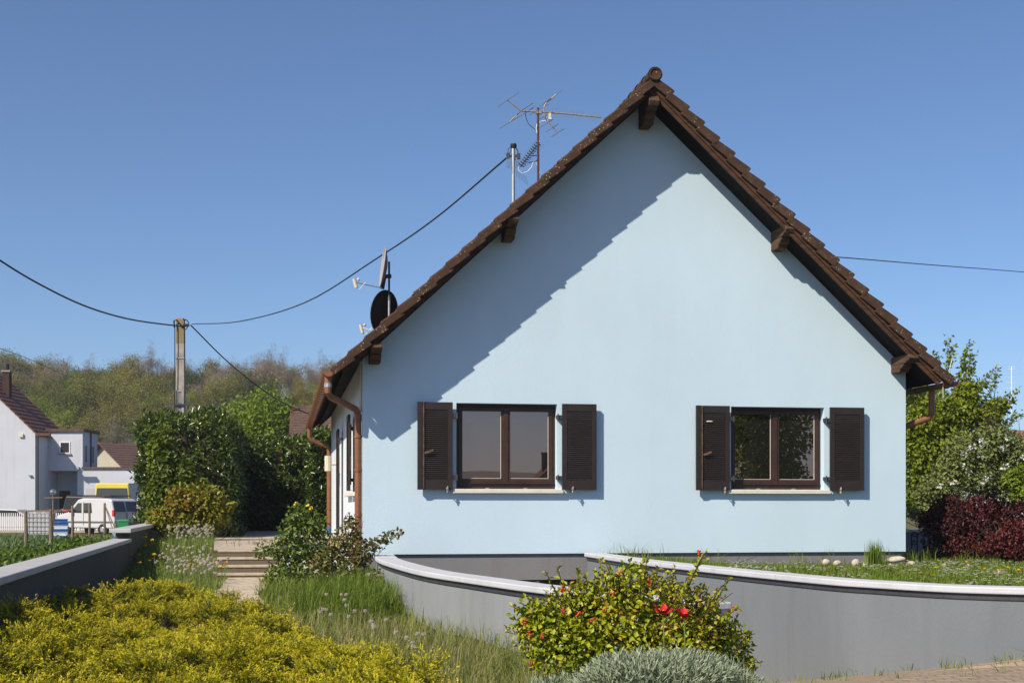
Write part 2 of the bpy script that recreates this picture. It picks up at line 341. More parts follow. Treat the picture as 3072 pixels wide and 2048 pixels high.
def grow(p, d, ln, r, lv, mx, segs, tips, spread=.6, up=.15, nb=3, taper=.72, sub=.78):
    d = d.normalized(); j = Vector([random.gauss(0, .12) for _ in range(3)])
    q1 = p + d * ln * .5; d2 = (d + j).normalized(); q2 = q1 + d2 * ln * .5
    rm = r * (1 + taper) / 2
    segs.append((p, q1, r, rm)); segs.append((q1, q2, rm, r * taper))
    if lv >= mx:
        tips.append((q2, d2)); tips.append((q1, d)); return
    for i in range(nb):
        f = random.uniform(.45, 1.) if i else 1.
        o = q1.lerp(q2, (f - .5) * 2) if f > .5 else p.lerp(q1, f * 2)
        ax = Vector([random.gauss(0, 1) for _ in range(3)]); ax = (ax - d2 * ax.dot(d2)).normalized()
        a = random.uniform(.4, 1.2) * spread if i else random.uniform(.1, .5) * spread
        nd = (d2 * math.cos(a) + ax * math.sin(a) + Vector((0, 0, up))).normalized()
        grow(o, nd, ln * sub * random.uniform(.8, 1.15), r * taper * (.85 if i == 0 else .62), lv + 1, mx, segs, tips, spread, up, nb, taper, sub)
def arr(vs): return np.array([tuple(v) for v in vs])
def tree_parts(root, h, mlv, leafm, barkm, nl, ls, r=.12, spread=.65, up=.12, nb=3, trunk=.32, clump=.35, flat=.5, bare=False, seed=1):
    random.seed(seed)
    segs, tips = [], []
    grow(Vector((0, 0, -.1)), Vector((0, 0, 1)), h * trunk, r, 0, mlv, segs, tips, spread, up, nb)
    zmax = max(t[0].z for t in tips); k = h / zmax
    segs = [(a * k, b * k, c, d) for a, b, c, d in segs]
    segs_mesh('trunk', segs, barkm, root)
    TP = arr([t[0] * k for t in tips]); TD = arr([t[1] for t in tips])
    idx = rng.integers(0, len(TP), nl)
    if bare:
        P = TP[idx] + rng.normal(size=(nl, 3)) * clump
        D = TD[idx] * .6 + unit(nl) * .9 + [0, 0, .3]
        leaves('crown', P, D, unit(nl), ls * (2 + 3 * rng.random(nl)), ls * .15, leafm, root, fold=0.)
    else:
        off = np.clip(rng.normal(size=(nl, 3)), -1.7, 1.7) * clump
        P = TP[idx] + off
        tone = rng.random(len(TP))[idx] * .45 + rng.random(nl) * .55
        leaves('crown', P, unit(nl) + [0, 0, -.2], unit(nl) + [0, 0, flat], ls * (.7 + .6 * rng.random(nl)), ls * .62, leafm, root, t=tone)
    return root

# ------------------------------------------------------------------ lie of the land
def cr(pts, n=8):
    """Catmull-Rom through plan points"""
    P = [Vector(p) for p in pts]; P = [2 * P[0] - P[1]] + P + [2 * P[-1] - P[-2]]; out = []
    for i in range(1, len(P) - 2):
        for k in range(n):
            t = k / n; a, b, c, d = P[i - 1:i + 3]
            out.append(.5 * ((2 * b) + (-a + c) * t + (2 * a - 5 * b + 4 * c - d) * t * t + (-a + 3 * b - 3 * c + d) * t ** 3))
    return out + [P[-2]]
LW = cr([(-2.00, 21.22), (-1.70, 19.0), (-1.20, 16.68), (-.80, 15.18), (-.32, 13.93), (.04, 13.03), (.26, 12.52), (.85, 11.32), (1.52, 10.18)])
RW = cr([(1.30, 21.75), (1.82, 18.8), (2.36, 16.72), (2.72, 15.46), (3.28, 13.75), (3.57, 13.22), (4.04, 12.55), (4.58, 12.22), (5.4, 11.9), (6.6, 11.65), (9, 11.5)])
THETA = math.atan(.1698); UX, UY = math.cos(THETA), math.sin(THETA)
C0 = Vector((-2.327, 21.25, 0))
def H(u, v, z=0): return Vector((C0.x + u * UX - v * UY, C0.y + u * UY + v * UX, z))
lwx = np.array([p.x for p in LW[::-1]]); lwy = np.array([p.y for p in LW[::-1]])
rwx = np.array([p.x for p in RW[:65][::-1]]); rwy = np.array([p.y for p in RW[:65][::-1]])
def wallx(y): return -3.71 - .2046 * (y - 9.9)        # near (garden) edge of the left boundary wall
def sst(a, b, x): t = np.clip((x - a) / (b - a), 0, 1); return t * t * (3 - 2 * t)
def drivez(x, y): return np.minimum(.30, .277 + .119 * (x - 4.51) - .131 * (y - 12.05))
rcx = np.array([p.x for p in RW]); rcy = np.array([p.y for p in RW])
def rwall_y(x): return np.interp(x, rcx, rcy)
def inside(x, y):
    xl = np.interp(y, lwy, lwx, left=1.5, right=-2.1); xr = np.interp(y, rwy, rwx, left=20, right=1.3)
    return xl, xr
def gz(x, y):
    x = np.asarray(x, float); y = np.asarray(y, float); xl, xr = inside(x, y)
    g = .27 + .19 * sst(13, 21, y) + .05 * sst(9, 7, y) + .40 * sst(21.2, 25.5, y) * sst(-4.2, -4.9, x)
    veg = .42 - .2 * sst(30, 60, y)
    g = np.where(x < wallx(y) - .15, veg, g)
    g = np.where((y > 31), np.where(x < -9, veg, .85 - .3 * sst(46, 60, y)), g)
    lawn = .74 - .10 * sst(1.8, 4.2, x)
    g = np.where((y < 60) & (y > 10.9) & (x > 1.3), lawn, g)
    g = np.where((x > xl) & (x < xr) & (y > 10.0) & (y < 21.3 + .17 * (x + 2.3)), drivez(x, y) - .05, g)
    onl = (x > 1.3) & (y > rwall_y(x - .09) + .05)
    g = np.where((x > 1.2) & ~onl & (y > 9.3) & (x > xl), drivez(x, y) - .06, g)
    g = np.where((x > 1.5) & (y <= 9.3), drivez(x, y) - .06, g)
    g = np.where(y < 5, .28, g)
    far = np.maximum(0, y - 128); hill = 13.5 * sst(128, 205, y) * sst(25, -5, x) + 5 * sst(140, 400, y)
    g = g + hill
    g = g + .03 * nz(x, y, 0, .8) * ((y < 22) & (x < xl))
    return g
def axis(*parts):
    a = []
    for lo, hi, st in parts: a += list(np.arange(lo, hi, st))
    return np.array(sorted(set(np.round(a, 4))))
xs = axis((-900, -120, 60), (-120, -14, 4), (-14, 10, .14), (10, 40, 2), (40, 900, 60)); ys = axis((-900, -40, 60), (-40, 4, 4), (4, 24, .14), (24, 60, 1.), (60, 300, 6), (300, 1500, 100))
X, Y = np.meshgrid(xs, ys); Z = gz(X, Y)
V = np.stack([X, Y, Z], -1).reshape(-1, 3); nx = len(xs); ny = len(ys)
i = (np.arange(ny - 1)[:, None] * nx + np.arange(nx - 1)[None]).ravel()[:, None]
T = np.concatenate([i + [0, 1, nx + 1], i + [0, nx + 1, nx]])
tag(npmesh('ground', V, T, M['ground']), kind='structure')
# driveway sheet between the two curved walls
mb = MB(); rows_ = []
for yy in list(np.arange(4.7, 21.7, .35)) + [21.9]:
    xl = float(np.interp(yy, lwy, lwx)) if yy > 10.2 else 1.5
    xr = float(np.interp(yy, rcy[::-1], rcx[::-1])) if yy > 11.5 else 9.
    rows_.append([(xl + (xr - xl) * k / 12, yy, float(drivez(xl + (xr - xl) * k / 12, yy))) for k in range(13)])
for r0, r1 in zip(rows_[:-1], rows_[1:]):
    for k in range(12): mb.quad(r0[k], r0[k + 1], r1[k + 1], r1[k])
tag(mb.build('driveway', M['drive']), kind='structure')
mb = MB(); mb.quad((-60, -4, .30), (60, -4, .30), (60, 4.6, .30), (-60, 4.6, .30)); tag(mb.build('street', M['asphalt']), kind='structure')

def ribbon_wall(name, label, pts, z0f, ztop, th, capw, caph, m, mc, lab_cap=None):
    t = thing(name, label, 'wall', (pts[0].x, pts[0].y, 0)); o = Vector((pts[0].x, pts[0].y))
    P = [p - o for p in pts]; n = len(P)
    nr = []
    for k in range(n):
        d = (P[min(k + 1, n - 1)] - P[max(k - 1, 0)]).normalized(); nr.append(Vector((-d.y, d.x)))
    for nm, w, lo, hi, mm in (('wall_body', th, None, ztop - caph, m), ('coping', capw, ztop - caph, ztop, mc), ('coping_shade_strip', th + .03, ztop - caph - .052, ztop - caph - .001, M['darkmetal'])):  # thin dark strip below the coping, its colour deepens the coping's shadow
        mb = MB(); vs = []
        for k in range(n):
            e = capw / 2 - th / 2
            a = P[k] + nr[k] * w / 2; b = P[k] - nr[k] * w / 2
            z0 = lo if lo is not None else z0f(pts[k])
            vs += [(a.x, a.y, z0), (a.x, a.y, hi), (b.x, b.y, hi), (b.x, b.y, z0)]
        fs = [(4 * k + i, 4 * k + (i + 1) % 4, 4 * (k + 1) + (i + 1) % 4, 4 * (k + 1) + i) for k in range(n - 1) for i in range(4)]
        fs += [(3, 2, 1, 0), tuple(4 * (n - 1) + i for i in range(4))]
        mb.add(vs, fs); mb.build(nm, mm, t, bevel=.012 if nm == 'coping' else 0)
    return t
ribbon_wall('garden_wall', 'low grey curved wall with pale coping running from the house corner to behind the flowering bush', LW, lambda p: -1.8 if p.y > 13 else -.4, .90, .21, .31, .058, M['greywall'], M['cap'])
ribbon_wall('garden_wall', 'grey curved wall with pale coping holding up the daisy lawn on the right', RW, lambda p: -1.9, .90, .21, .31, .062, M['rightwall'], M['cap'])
# small concrete post at the head of the left curved wall, and its two loose coping slabs
mb = MB(); mb.box((0, 0, .25), (.34, .30, .66)); p = onz(1136, 1702, .80)
tag(mb.build('wall_pier', M['cap'], bevel=.01), 'short pale concrete pier beside the rose shrub at the head of the curved wall', 'pier').location = (p.x - .1, p.y + 1.0, .10)

# left boundary wall, two levels
t = thing('boundary_wall', 'straight grey boundary wall along the vegetable patch stepping up at its far end', 'wall', (wallx(9.9), 9.9, 0))
def bw(y): return wallx(y) - wallx(9.9)
def slab(y0, y1, off0, off1, z0, z1):
    vs = [(bw(y0) - off1, y0 - 9.9), (bw(y0) - off0, y0 - 9.9), (bw(y1) - off0, y1 - 9.9), (bw(y1) - off1, y1 - 9.9)]
    return [(x, y, z0) for x, y in vs], z1 - z0
for nm, y0, y1, a, b, z0, z1, mm in (('wall_body', 5., 22.9, .05, .26, .0, 1.04, M['darkwall']), ('coping', 5., 24.4, 0, .32, 1.04, 1.10, M['capgrey']),
                                     ('wall_body', 22.9, 33.8, .045, .27, .0, 1.20, M['darkwall']), ('coping', 22.6, 33.9, -.01, .33, 1.20, 1.27, M['capgrey'])):
    if nm == 'coping' and y1 == 24.4: y1 = 22.9
    pl, hh = slab(y0, y1, a, b, z0, z1); MB().prism(pl, (0, 0, hh)).build(nm, mm, t, bevel=.012 if nm == 'coping' else 0)

# ------------------------------------------------------------------ the blue house
house = thing('house', 'light blue rendered house with steep brown tiled gable roof and dark shutters', 'house', C0, THETA)
HW, HL = 9.01, 13.0; RU = HW / 2; RZ = 8.32; EO = .47; SL = (8.32 - 3.68) / (RU + EO); VO = .70
def roofz(u): return RZ - SL * abs(u - RU)
def wallz(u): return roofz(u) - .19
def wu(px): p = px - 1536; z = 21.65 / (1 - 4.14e-5 * p); return (p * z / F - C0.x) / UX
Z0 = .888; WT, WB = 3.262, 1.912
wins = [(wu(1369), wu(1671)), (wu(2193), wu(2472))]
mb = MB(); rev = .165
cols = sorted({0, HW, RU} | {x for w in wins for x in w})
for a, b in zip(cols[:-1], cols[1:]):
    iw = any(abs(a - w[0]) < 1e-6 for w in wins)
    if iw:
        mb.quad((a, 0, Z0), (b, 0, Z0), (b, 0, WB), (a, 0, WB)); mb.quad((a, 0, WT), (b, 0, WT), (b, 0, wallz(b)), (a, 0, wallz(a)))
        for q in (((a, 0, WB), (a, 0, WT), (a, rev, WT), (a, rev, WB)), ((b, 0, WT), (b, 0, WB), (b, rev, WB), (b, rev, WT)),
                  ((a, 0, WT), (b, 0, WT), (b, rev, WT), (a, rev, WT)), ((b, 0, WB), (a, 0, WB), (a, rev, WB), (b, rev, WB))): mb.quad(*q)
    else: mb.quad((a, 0, Z0), (b, 0, Z0), (b, 0, wallz(b)), (a, 0, wallz(a)))
mb.quad((HW, 0, Z0), (HW, HL, Z0), (HW, HL, wallz(HW)), (HW, 0, wallz(HW)))
mb.add([(0, HL, Z0), (HW, HL, Z0), (HW, HL, wallz(HW)), (RU, HL, wallz(RU)), (0, HL, wallz(0))], [(0, 4, 3, 2, 1)])
mb.quad((0, 0, Z0), (HW, 0, Z0), (HW, HL, Z0), (0, HL, Z0))
mb.build('wall', M['stucco'], house)
mb = MB(); mb.quad((0, HL, Z0), (0, 0, Z0), (0, 0, wallz(0)), (0, HL, wallz(0))); o = mb.build('side_wall', M['side_stucco'], house); o['label'] = 'pale rendered side wall under the eaves'
# plinth with garage lintel
ga, gb = wu(1370), wu(1745); gx0, gx1 = .6, wu(1742)
mb = MB(); mb.bb(.045, gx0, .045, HL - .05, -1.9, Z0 - .004); mb.bb(gx1, HW - .045, .046, HL - .05, -1.9, Z0 - .004)
mb.bb(gx0, gx1, .045, .3, .47, Z0 - .004); mb.build('plinth', M['plinth'], house)
MB().bb(gx0, gx1, .20, .26, -1.9, .465).build('garage_door', M['wood'], house)
# roof: wavy courses both sides
NC = 20
def course_field(side):
    mb = MB(); tw = .3; v0, v1 = -VO + .10, HL + .35
    vv = []; k = 0
    while v0 + k * tw < v1: vv += [(v0 + k * tw + f * tw, hgt) for f, hgt in ((0, .018), (.25, .045), (.5, .018), (.75, 0.))]; k += 1
    for c in range(NC):
        s0, s1 = c / NC, (c + 1.12) / NC
        rows = []
        for sx, lift in ((s0, .0), (s1, .045), (s1, .02)):
            u = RU - side * sx * (RU + EO); z = RZ - SL * (RU + EO) * sx + lift
            rows.append([(u, v, z + hgt) for v, hgt in vv])
        n = len(vv); fs = []
        for r in (0, 1): fs += [(r * n + i, r * n + i + 1, (r + 1) * n + i + 1, (r + 1) * n + i) for i in range(n - 1)]
        mb.add(rows[0] + rows[1] + rows[2], fs)
    return mb
def slope_pt(side, s, dn=0.):
    """point down the slope at fraction s, dn metres off the surface along its normal, as (u, z)"""
    nl = math.hypot(1, SL); u = RU - side * s * (RU + EO); z = RZ - SL * (RU + EO) * s
    return u - side * SL / nl * dn, z + dn / nl
for side in (1, -1):
    rf = course_field(side).build('roof_slope', M['tile'], house)
    for v_out, v_in in ((-VO, -VO + .11), (HL + .46, HL + .35)):
        mb = MB()
        for c in range(NC):
            s0, s1 = (c - .02) / NC, (c + 1.1) / NC
            if c == NC - 1: s1 = 1.005
            jit = random.uniform(-.006, .006)
            poly = []
            for s, d in (((s0, -.108), (s1 - .003, -.064 + jit), (s1, -.056 + jit), (s1, .034 + jit), (s1 - .004, .042 + jit), (s0, .010)) if side == 1 else ((s0, -.115), (s1 - .003, -.075 + jit), (s1, -.06 + jit), (s1, .070 + jit), (s1 - .004, .080 + jit), (s0, .014))):
                u, z = slope_pt(side, s, d); poly.append((u, v_out + jit, z))
            mb.prism(poly if side == -1 else poly[::-1], (0, v_in - v_out, 0))
        mb.build('verge_tiles', M['vtile'], house, bevel=.008)
    in_ = .085 if side == 1 else 0.; up = .05 if side == 1 else .012
    for nm, vo, th, d0, d1, mm in (('verge_board', -VO + .05 + in_, .03, -.155, -.105, M['wood']), ('barge_board', -VO + .075 + in_, .035, -.215, -.15, M['wood'])):
        d0 += up; d1 += up
        if nm == 'barge_board' and side == 1: d0 += .025
        a = slope_pt(side, .004, d1); b = slope_pt(side, .985, d1); c = slope_pt(side, .985, d0); d = slope_pt(side, .004, d0)
        MB().prism([(a[0], vo, a[1]), (b[0], vo, b[1]), (c[0], vo, c[1]), (d[0], vo, d[1])], (0, th, 0)).build(nm, mm, house)
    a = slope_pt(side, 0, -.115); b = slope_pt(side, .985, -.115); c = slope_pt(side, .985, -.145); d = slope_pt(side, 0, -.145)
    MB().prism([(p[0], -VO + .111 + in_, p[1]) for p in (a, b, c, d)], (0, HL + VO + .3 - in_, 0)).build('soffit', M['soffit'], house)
# ridge
mb = MB()
for k in range(34):
    v = -VO - .02 + k * .42
    mb.lathe([(.115, 0), (.112, .03), (.100, .40), (.098, .43)], (RU, v, RZ + .045), 14, ax=(0, 1, 0))
rd = mb.build('ridge_tiles', M['vtile'], house, smooth=False)
mb = MB(); mb.lathe([(.0, 0), (.075, 0), (.078, -.012), (.088, -.018), (.098, -.01), (.1, .02)], (RU, -VO - .015, RZ + .045), 20, ax=(0, 1, 0)); mb.build('ridge_end', M['vtile'], house)
# purlin ends
def purlin(uc, zt, zb, lean=0.):
    w = .165; hh = zt - zb
    poly = [(0, zt), (-.62, zt), (-.675, zt - .25 * hh), (-.64, zt - .42 * hh), (-.56, zt - .42 * hh), (-.54, zt - .52 * hh), (-.44, zt - .52 * hh), (-.45, zt - .62 * hh), (-.40, zt - .8 * hh), (-.34, zt - .82 * hh), (-.31, zb), (0, zb)]
    t = MB().prism([(uc - w / 2, v, z) for v, z in poly], (w, 0, 0)).build('purlin_end', M['bracket'], house, bevel=.008)
    MB().bb(uc - w / 2 - .002, uc + w / 2 + .002, -.44, 0, zt - .53 * hh, zt - .515 * hh).build('joint_gap', M['soffit'], t)
purlin(RU, 8.06, 7.69)
for u, zt, zb in ((6.74, 6.13, 5.80), (9.01 - 6.74, 6.13, 5.80), (8.83, 4.10, 3.84), (.18, 4.10, 3.84)): purlin(u, zt, zb)
# gutters
def gutter(uc, sgn):
    mb = MB(); n = 10; r = .082; v0, v1 = -VO + .05, HL + .4
    ang = [math.pi + math.pi * k / n for k in range(n + 1)]
    ring = [(uc + r * math.cos(a), 3.665 + r * math.sin(a)) for a in ang] + [(uc + (r - .012) * math.cos(a), 3.665 + (r - .012) * math.sin(a)) for a in ang[::-1]]
    mb.prism([(u, v0, z) for u, z in ring], (0, v1 - v0, 0))
    g = mb.build('gutter', M['copper'], house)
    mb = MB(); mb.prism([(uc + r * math.cos(a), v0 + .005, 3.665 + r * math.sin(a)) for a in ang], (0, .01, 0)); mb.build('end_cap', M['copper'], g)
    br = MB().tube([(uc + (r + .006) * math.cos(a), 0, 3.665 + (r + .006) * math.sin(a)) for a in ang], .006, 4).build('gutter_bracket', M['copper'], g); br.location.y = v0 + .3
    for k in range(1, 27):
        c = br.copy(); COL.objects.link(c); c.parent = g; c.location.y = v0 + .3 + k * .5
gutter(-.545, -1); gutter(HW + .545, 1)
def downpipe(pts, r=.052, collars=(), shoe=None):
    d = MB().tube(pts, r, 12).build('downpipe', M['copper'], house, smooth=False)
    for z in collars:
        p = [q for q in pts if q[2] >= z][-1]; MB().tube([(p[0], p[1], z - .02), (p[0], p[1], z + .02)], r + .012, 12).build('collar', M['copper'], d)
    if shoe: MB().tube([(pts[-1][0], pts[-1][1], shoe), (pts[-1][0], pts[-1][1], pts[-1][2])], r + .012, 12).build('pipe_shoe', M['blue_plastic'], d)
    return d
downpipe([(-.545, -.42, 3.60), (-.545, -.42, 3.36), (-.50, -.36, 3.30), (-.10, .0, 3.14), (-.062, .055, 3.06), (-.062, .055, .45)], .053, (2.72, 2.2, 1.5))
MB().tube([(-.545, -.42, 3.44), (-.545, -.42, 3.50)], .058, 12).build('pipe_band', M['metal'], house)
downpipe([(-.545, 12.9, 3.60), (-.545, 12.9, 3.36), (-.50, 12.9, 3.30), (-.10, 12.95, 3.14), (-.064, 12.95, 3.06), (-.064, 12.95, 1.15)], .053, (2.6, 1.6), .95)
downpipe([(HW + .545, .16, 3.60), (HW + .545, .16, 3.20), (HW + .49, .18, 3.12), (HW + .12, .28, 2.98), (HW + .07, .30, 2.90), (HW + .07, .30, .7)], .053)
MB().tube([(HW + .50, -VO + .06, 4.05), (HW + .44, -VO + .04, 3.85), (HW + .47, -VO + .05, 3.78), (HW + .36, -VO + .1, 3.70), (HW + .37, -VO + .12, 3.4)], .007, 5).build('loose_wire', M['cream'], house)
MB().tube([(-.02, .06, 3.92), (-.02, .06, 3.1)], .02, 8).build('conduit', M['cream'], house)
# front windows
def window(u0, u1):
    fr = MB(); y0, y1 = rev - .015, rev + .05; f = .052
    wf = MB()
    mid = (u0 + u1) / 2
    for a, b, c, d in ((u0, u1, WT - f, WT), (u0, u1, WB, WB + .10), (u0, u0 + f, WB + .10, WT - f), (u1 - f, u1, WB + .10, WT - f)): wf.bb(a, b, y0, y1, c, d)
    w = wf.build('window', M['frame'], house, bevel=.004)
    for a, b in ((u0 + f, mid - .012), (mid + .012, u1 - f)):
        cm = MB(); s = .062; z0, z1 = WB + .10 + .005, WT - f - .003
        ya, yb = y0 - .022, y1 - .006
        cm.bb(a, b, ya, yb, z1 - s, z1); cm.bb(a, b, ya, yb, z0, z0 + s); cm.bb(a, a + s, ya, yb, z0 + s, z1 - s); cm.bb(b - s, b, ya, yb, z0 + s, z1 - s)
        cm.build('casement', M['frame'], w, bevel=.004)
        MB().bb(a + s, b - s, ya + .018, ya + .030, z0 + s, z1 - s).build('pane', M['pane'], w)
        bd = MB(); g = .007
        x0, x1, za, zb = a + s, b - s, z0 + s, z1 - s
        bd.bb(x1 - g, x1, ya + .010, ya + .0175, za, zb); bd.bb(x0, x1 - g, ya + .010, ya + .0175, za, za + g)
        bd.build('glazing_bead', M['sill'], w)
    MB().bb(mid - .036, mid + .036, y0 - .036, y0 - .023, WB + .10, WT - f - .01).build('cover_strip', M['frame'], w, bevel=.004)
    MB().bb(u0 + .02, u1 - .02, y0 - .035, y0 - .001, WB + .085, WB + .105).build('drip_rail', M['frame'], w)
    MB().bb(u0 - .065, u1 + .09, -.085, rev - .017, WB - .07, WB - .002).build('sill', M['sill'], w, bevel=.008)
    for q in (.3, .68):
        p = u0 + (u1 - u0) * q; MB().bb(p, p + .055, rev - .07, rev - .018, WB - .0015, WB + .02).build('drain_cover', M['alu'], w)
    return w
for a, b in wins: window(a, b)
def shutter(u0, u1, z0, z1, y0=-.112, y1=-.070, axis='front', batten=0, hinge=0, latch=None):
    """louvred shutter; axis front lies in the gable plane, side lies along the side wall"""
    X_ = (lambda a, b, c, d, e, f: (a, b, c, d, e, f)) if axis == 'front' else (lambda a, b, c, d, e, f: (c, d, a, b, e, f))
    mb = MB(); s = .075; th = y1 - y0
    A = lambda *q: mb.bb(*X_(*q))
    st = .095 if batten else .072
    A(u0, u0 + s, y0, y1, z0, z1); A(u1 - s, u1, y0, y1, z0, z1)
    A(u0 + s, u1 - s, y0 + .002, y1, z1 - .11, z1); A(u0 + s, u1 - s, y0 + .002, y1, z0, z0 + .15)
    n = 35
    for k in range(n):
        z = z0 + .155 + (z1 - z0 - .27) * (k + .5) / n
        h = .030
        if axis == 'front': mb.prism([(u0 + s, y0 + .004, z - h * .35), (u0 + s, y0 + .014, z - h * .35), (u0 + s, y1 - .004, z + h * .45), (u0 + s, y1 - .012, z + h * .45)], (u1 - u0 - 2 * s, 0, 0))
        else: mb.prism([(y0 + .004, u0 + s, z - h * .35), (y0 + .014, u0 + s, z - h * .35), (y1 - .004, u0 + s, z + h * .45), (y1 - .012, u0 + s, z + h * .45)], (0, u1 - u0 - 2 * s, 0))
    o = mb.build('shutter', M['shutter'], house)
    if batten:
        b0 = u0 + .085 if batten < 0 else u1 - .10
        MB().bb(b0, b0 + .016, y0 - .016, y0 - .001, z0 + .01, z1 - .004).build('worn_edge', M['batten'], o)
        MB().bb(u0 - .004, b0 - .004, y0 - .013, y0 - .001, z0 - .004, z1 + .002).build('cover_board', M['shutter'], o, bevel=.003)
    if hinge:
        hu = u1 if hinge > 0 else u0
        for z in (z0 + .19, z1 - .21):
            hb = MB(); hb.bb(min(hu, hu + hinge * .085), max(hu, hu + hinge * .085), y0 + .01, 0, z - .03, z + .03) if axis == 'front' else hb.bb(y0 + .01, 0, hu - .04, hu + .04, z - .03, z + .03)
            hb.tube([(hu + hinge * .07, y0, z - .05), (hu + hinge * .07, y0, z + .05)], .012, 6) if axis == 'front' else None
            hb.build('hinge', M['darkmetal'], o)
    if latch is not None:
        lb = MB(); lb.beam((latch, y0 - .03, z0 - .05), (latch + .01, y0 - .02, z0 + .05), .02, .02); lb.ball((latch, y0 - .03, z0 + .01), .022, 8, 5); lb.tube([(latch, y0 - .02, z0 - .03), (latch, 0, z0 - .03)], .008, 5)
        lb.build('shutter_catch', M['alu'], o)
    return o
for a, b, bt, hg, lt in ((1253, 1358, -1, 1, 1339), (1687, 1789, 0, -1, 1713), (2085, 2185, -1, 1, 2167), (2487, 2588, 0, -1, 2512)):
    u0, u1 = wu(a) - .012, wu(b) - .012
    if a in (1687, 2487): u0 -= .01; u1 -= .01
    sh = shutter(u0, u1, WB - .012, WT + .0, batten=bt, hinge=hg, latch=wu(lt))
    if bt:
        hd = MB(); hd.beam((u0 + .11, -.14, WB + .555), (u0 + .24, -.15, WB + .60), .02, .03); hd.build('bolt_handle', M['batten'], sh)
    if a == 2085: MB().ball((u0 + .22, -.118, WT - .255), (.045, .012, .014), 8, 5, .2).build('paint_splash', M['cream'], sh)
# side wall: window, door shutter, lamp
shutter(2.15, 2.75, WB, WT - .05, -.115, -.075, 'side', hinge=1)
shutter(6.5, 7.25, 1.02, WT - .05, -.115, -.075, 'side', hinge=-1)
sw = MB(); sw.bb(-.012, .02, 2.95, 4.3, WB + .02, WT - .05); sw = sw.build('side_window', M['white'], house)
MB().bb(-.016, -.0125, 3.05, 3.58, WB + .12, WT - .15).build('pane', M['pane'], sw); MB().bb(-.016, -.0125, 3.66, 4.2, WB + .12, WT - .15).build('pane', M['pane'], sw)
MB().bb(-.10, .02, 2.0, 2.85, WB - .09, WB - .025).build('sill', M['sill'], sw); MB().bb(-.10, .02, 3.0, 4.4, WB - .09, WB - .025).build('sill', M['sill'], sw)
lm = MB(); lm.bb(-.03, 0, 7.9, 8.05, 2.35, 2.75); lm.tube([(-.02, 7.95, 2.55), (-.26, 7.95, 2.55)], .035, 8); lm.tube([(-.26, 7.95, 2.40), (-.26, 7.95, 2.72)], .07, 10); lm.build('wall_lamp', M['cream'], house)

# ------------------------------------------------------------------ steps, terrace, path
st = thing('garden_steps', 'flight of four worn stone steps rising to the terrace', 'steps', H(-1.78, .15, 0), THETA)
for k in range(4):
    z = .46 + .115 * (k + 1); v = .55 + .30 * k
    s = MB().bb(-.49, .49, v, v + .36 + .2 * (k == 3), z - .035, z).build('step', M['step'], st, bevel=.008)
    MB().bb(-.485, .485, v + .015, v + .34 + .2 * (k == 3), z - .115 if k else .2, z - .0355).build('riser', M['riser'], s)
mb = MB(); pts = [H(-2.35, 1.9), H(0, 1.9), H(0, 21), H(-3.2, 21)]
mb.prism([(p.x, p.y, .905) for p in pts], (0, 0, .02)); tag(mb.build('terrace', M['terrace']), kind='structure')
tw = thing('terrace_wall', 'white painted retaining wall with sandstone slabs behind the rose shrubs', 'wall', H(-.65, 1.75, 0), THETA)
MB().bb(-.62, .60, -.1, .1, .1, 1.0).build('wall_body', M['white'], tw); MB().bb(-.66, .62, -.16, .14, 1.002, 1.05).build('slab', M['step'], tw, bevel=.006)
MB().bb(-.42, .60, .9, 3.0, .9, 1.06).build('landing', M['white'], tw); MB().bb(-.46, .62, .86, 3.04, 1.062, 1.11).build('slab', M['step'], tw, bevel=.006)
mb = MB(); prev = None
for yy in np.arange(14.2, 22.4, .4):
    c = -3.05 - .155 * (yy - 14.2); z = float(gz(c, yy)) + .035
    cur = ((c - .34 + .05 * math.sin(3 * yy), yy, z), (c + .34 + .06 * math.sin(2.3 * yy), yy, z))
    if prev: mb.quad(prev[0], prev[1], cur[1], cur[0])
    prev = cur
tag(mb.build('path', M['paver']), kind='structure')

# ------------------------------------------------------------------ roof masts, antenna, dishes
def za(x, y, Y=24.6): return at(1440 + x / 4.126, 240 + y / 4.126, Y)
an = thing('tv_antenna', 'rusty rooftop mast carrying television antennas with many thin rods', 'antenna', za(718, 1300))
ao = an.location.copy(); A_ = lambda x, y, Y=24.6: za(x, y, Y) - ao
MB().tube([A_(718, 345), A_(720, 1420)], .021, 8).build('mast', M['rust'], an)
b = MB(); b.tube([A_(505, 385), A_(800, 402), A_(1010, 415), A_(1500, 464)], .014, 6); b.tube([A_(340, 250), A_(505, 385), A_(370, 520)], .013, 6)
b.tube([A_(945, 180), A_(880, 235), A_(825, 278), A_(795, 335), A_(795, 400), A_(800, 460), A_(850, 530), A_(965, 655)], .012, 6); b.beam(A_(690, 400), A_(765, 402), .06, .06)
b.build('boom', M['alu'], an)
b = MB(); d = .28
for x0, y0, x1, y1 in ((220, 330, 485, 155), (245, 600, 520, 430), (605, 440, 860, 295), (740, 330, 1015, 130), (790, 290, 935, 180), (740, 590, 910, 485), (820, 645, 975, 540), (885, 705, 1040, 605), (730, 490, 880, 400)):
    b.tube([A_(x0, y0, 24.6 - d), A_(x1, y1, 24.6 + d)], .006, 5)
b.build('rods', M['alu'], an)
MB().tube([A_(450, 465, 24.4), A_(450, 430, 24.4), A_(520, 375, 24.5), A_(650, 288, 24.8), A_(672, 300, 24.8), A_(660, 345, 24.8), A_(560, 410, 24.6), A_(375, 518, 24.3)], .008, 6).build('folded_dipole', M['alu'], an)
b = MB()
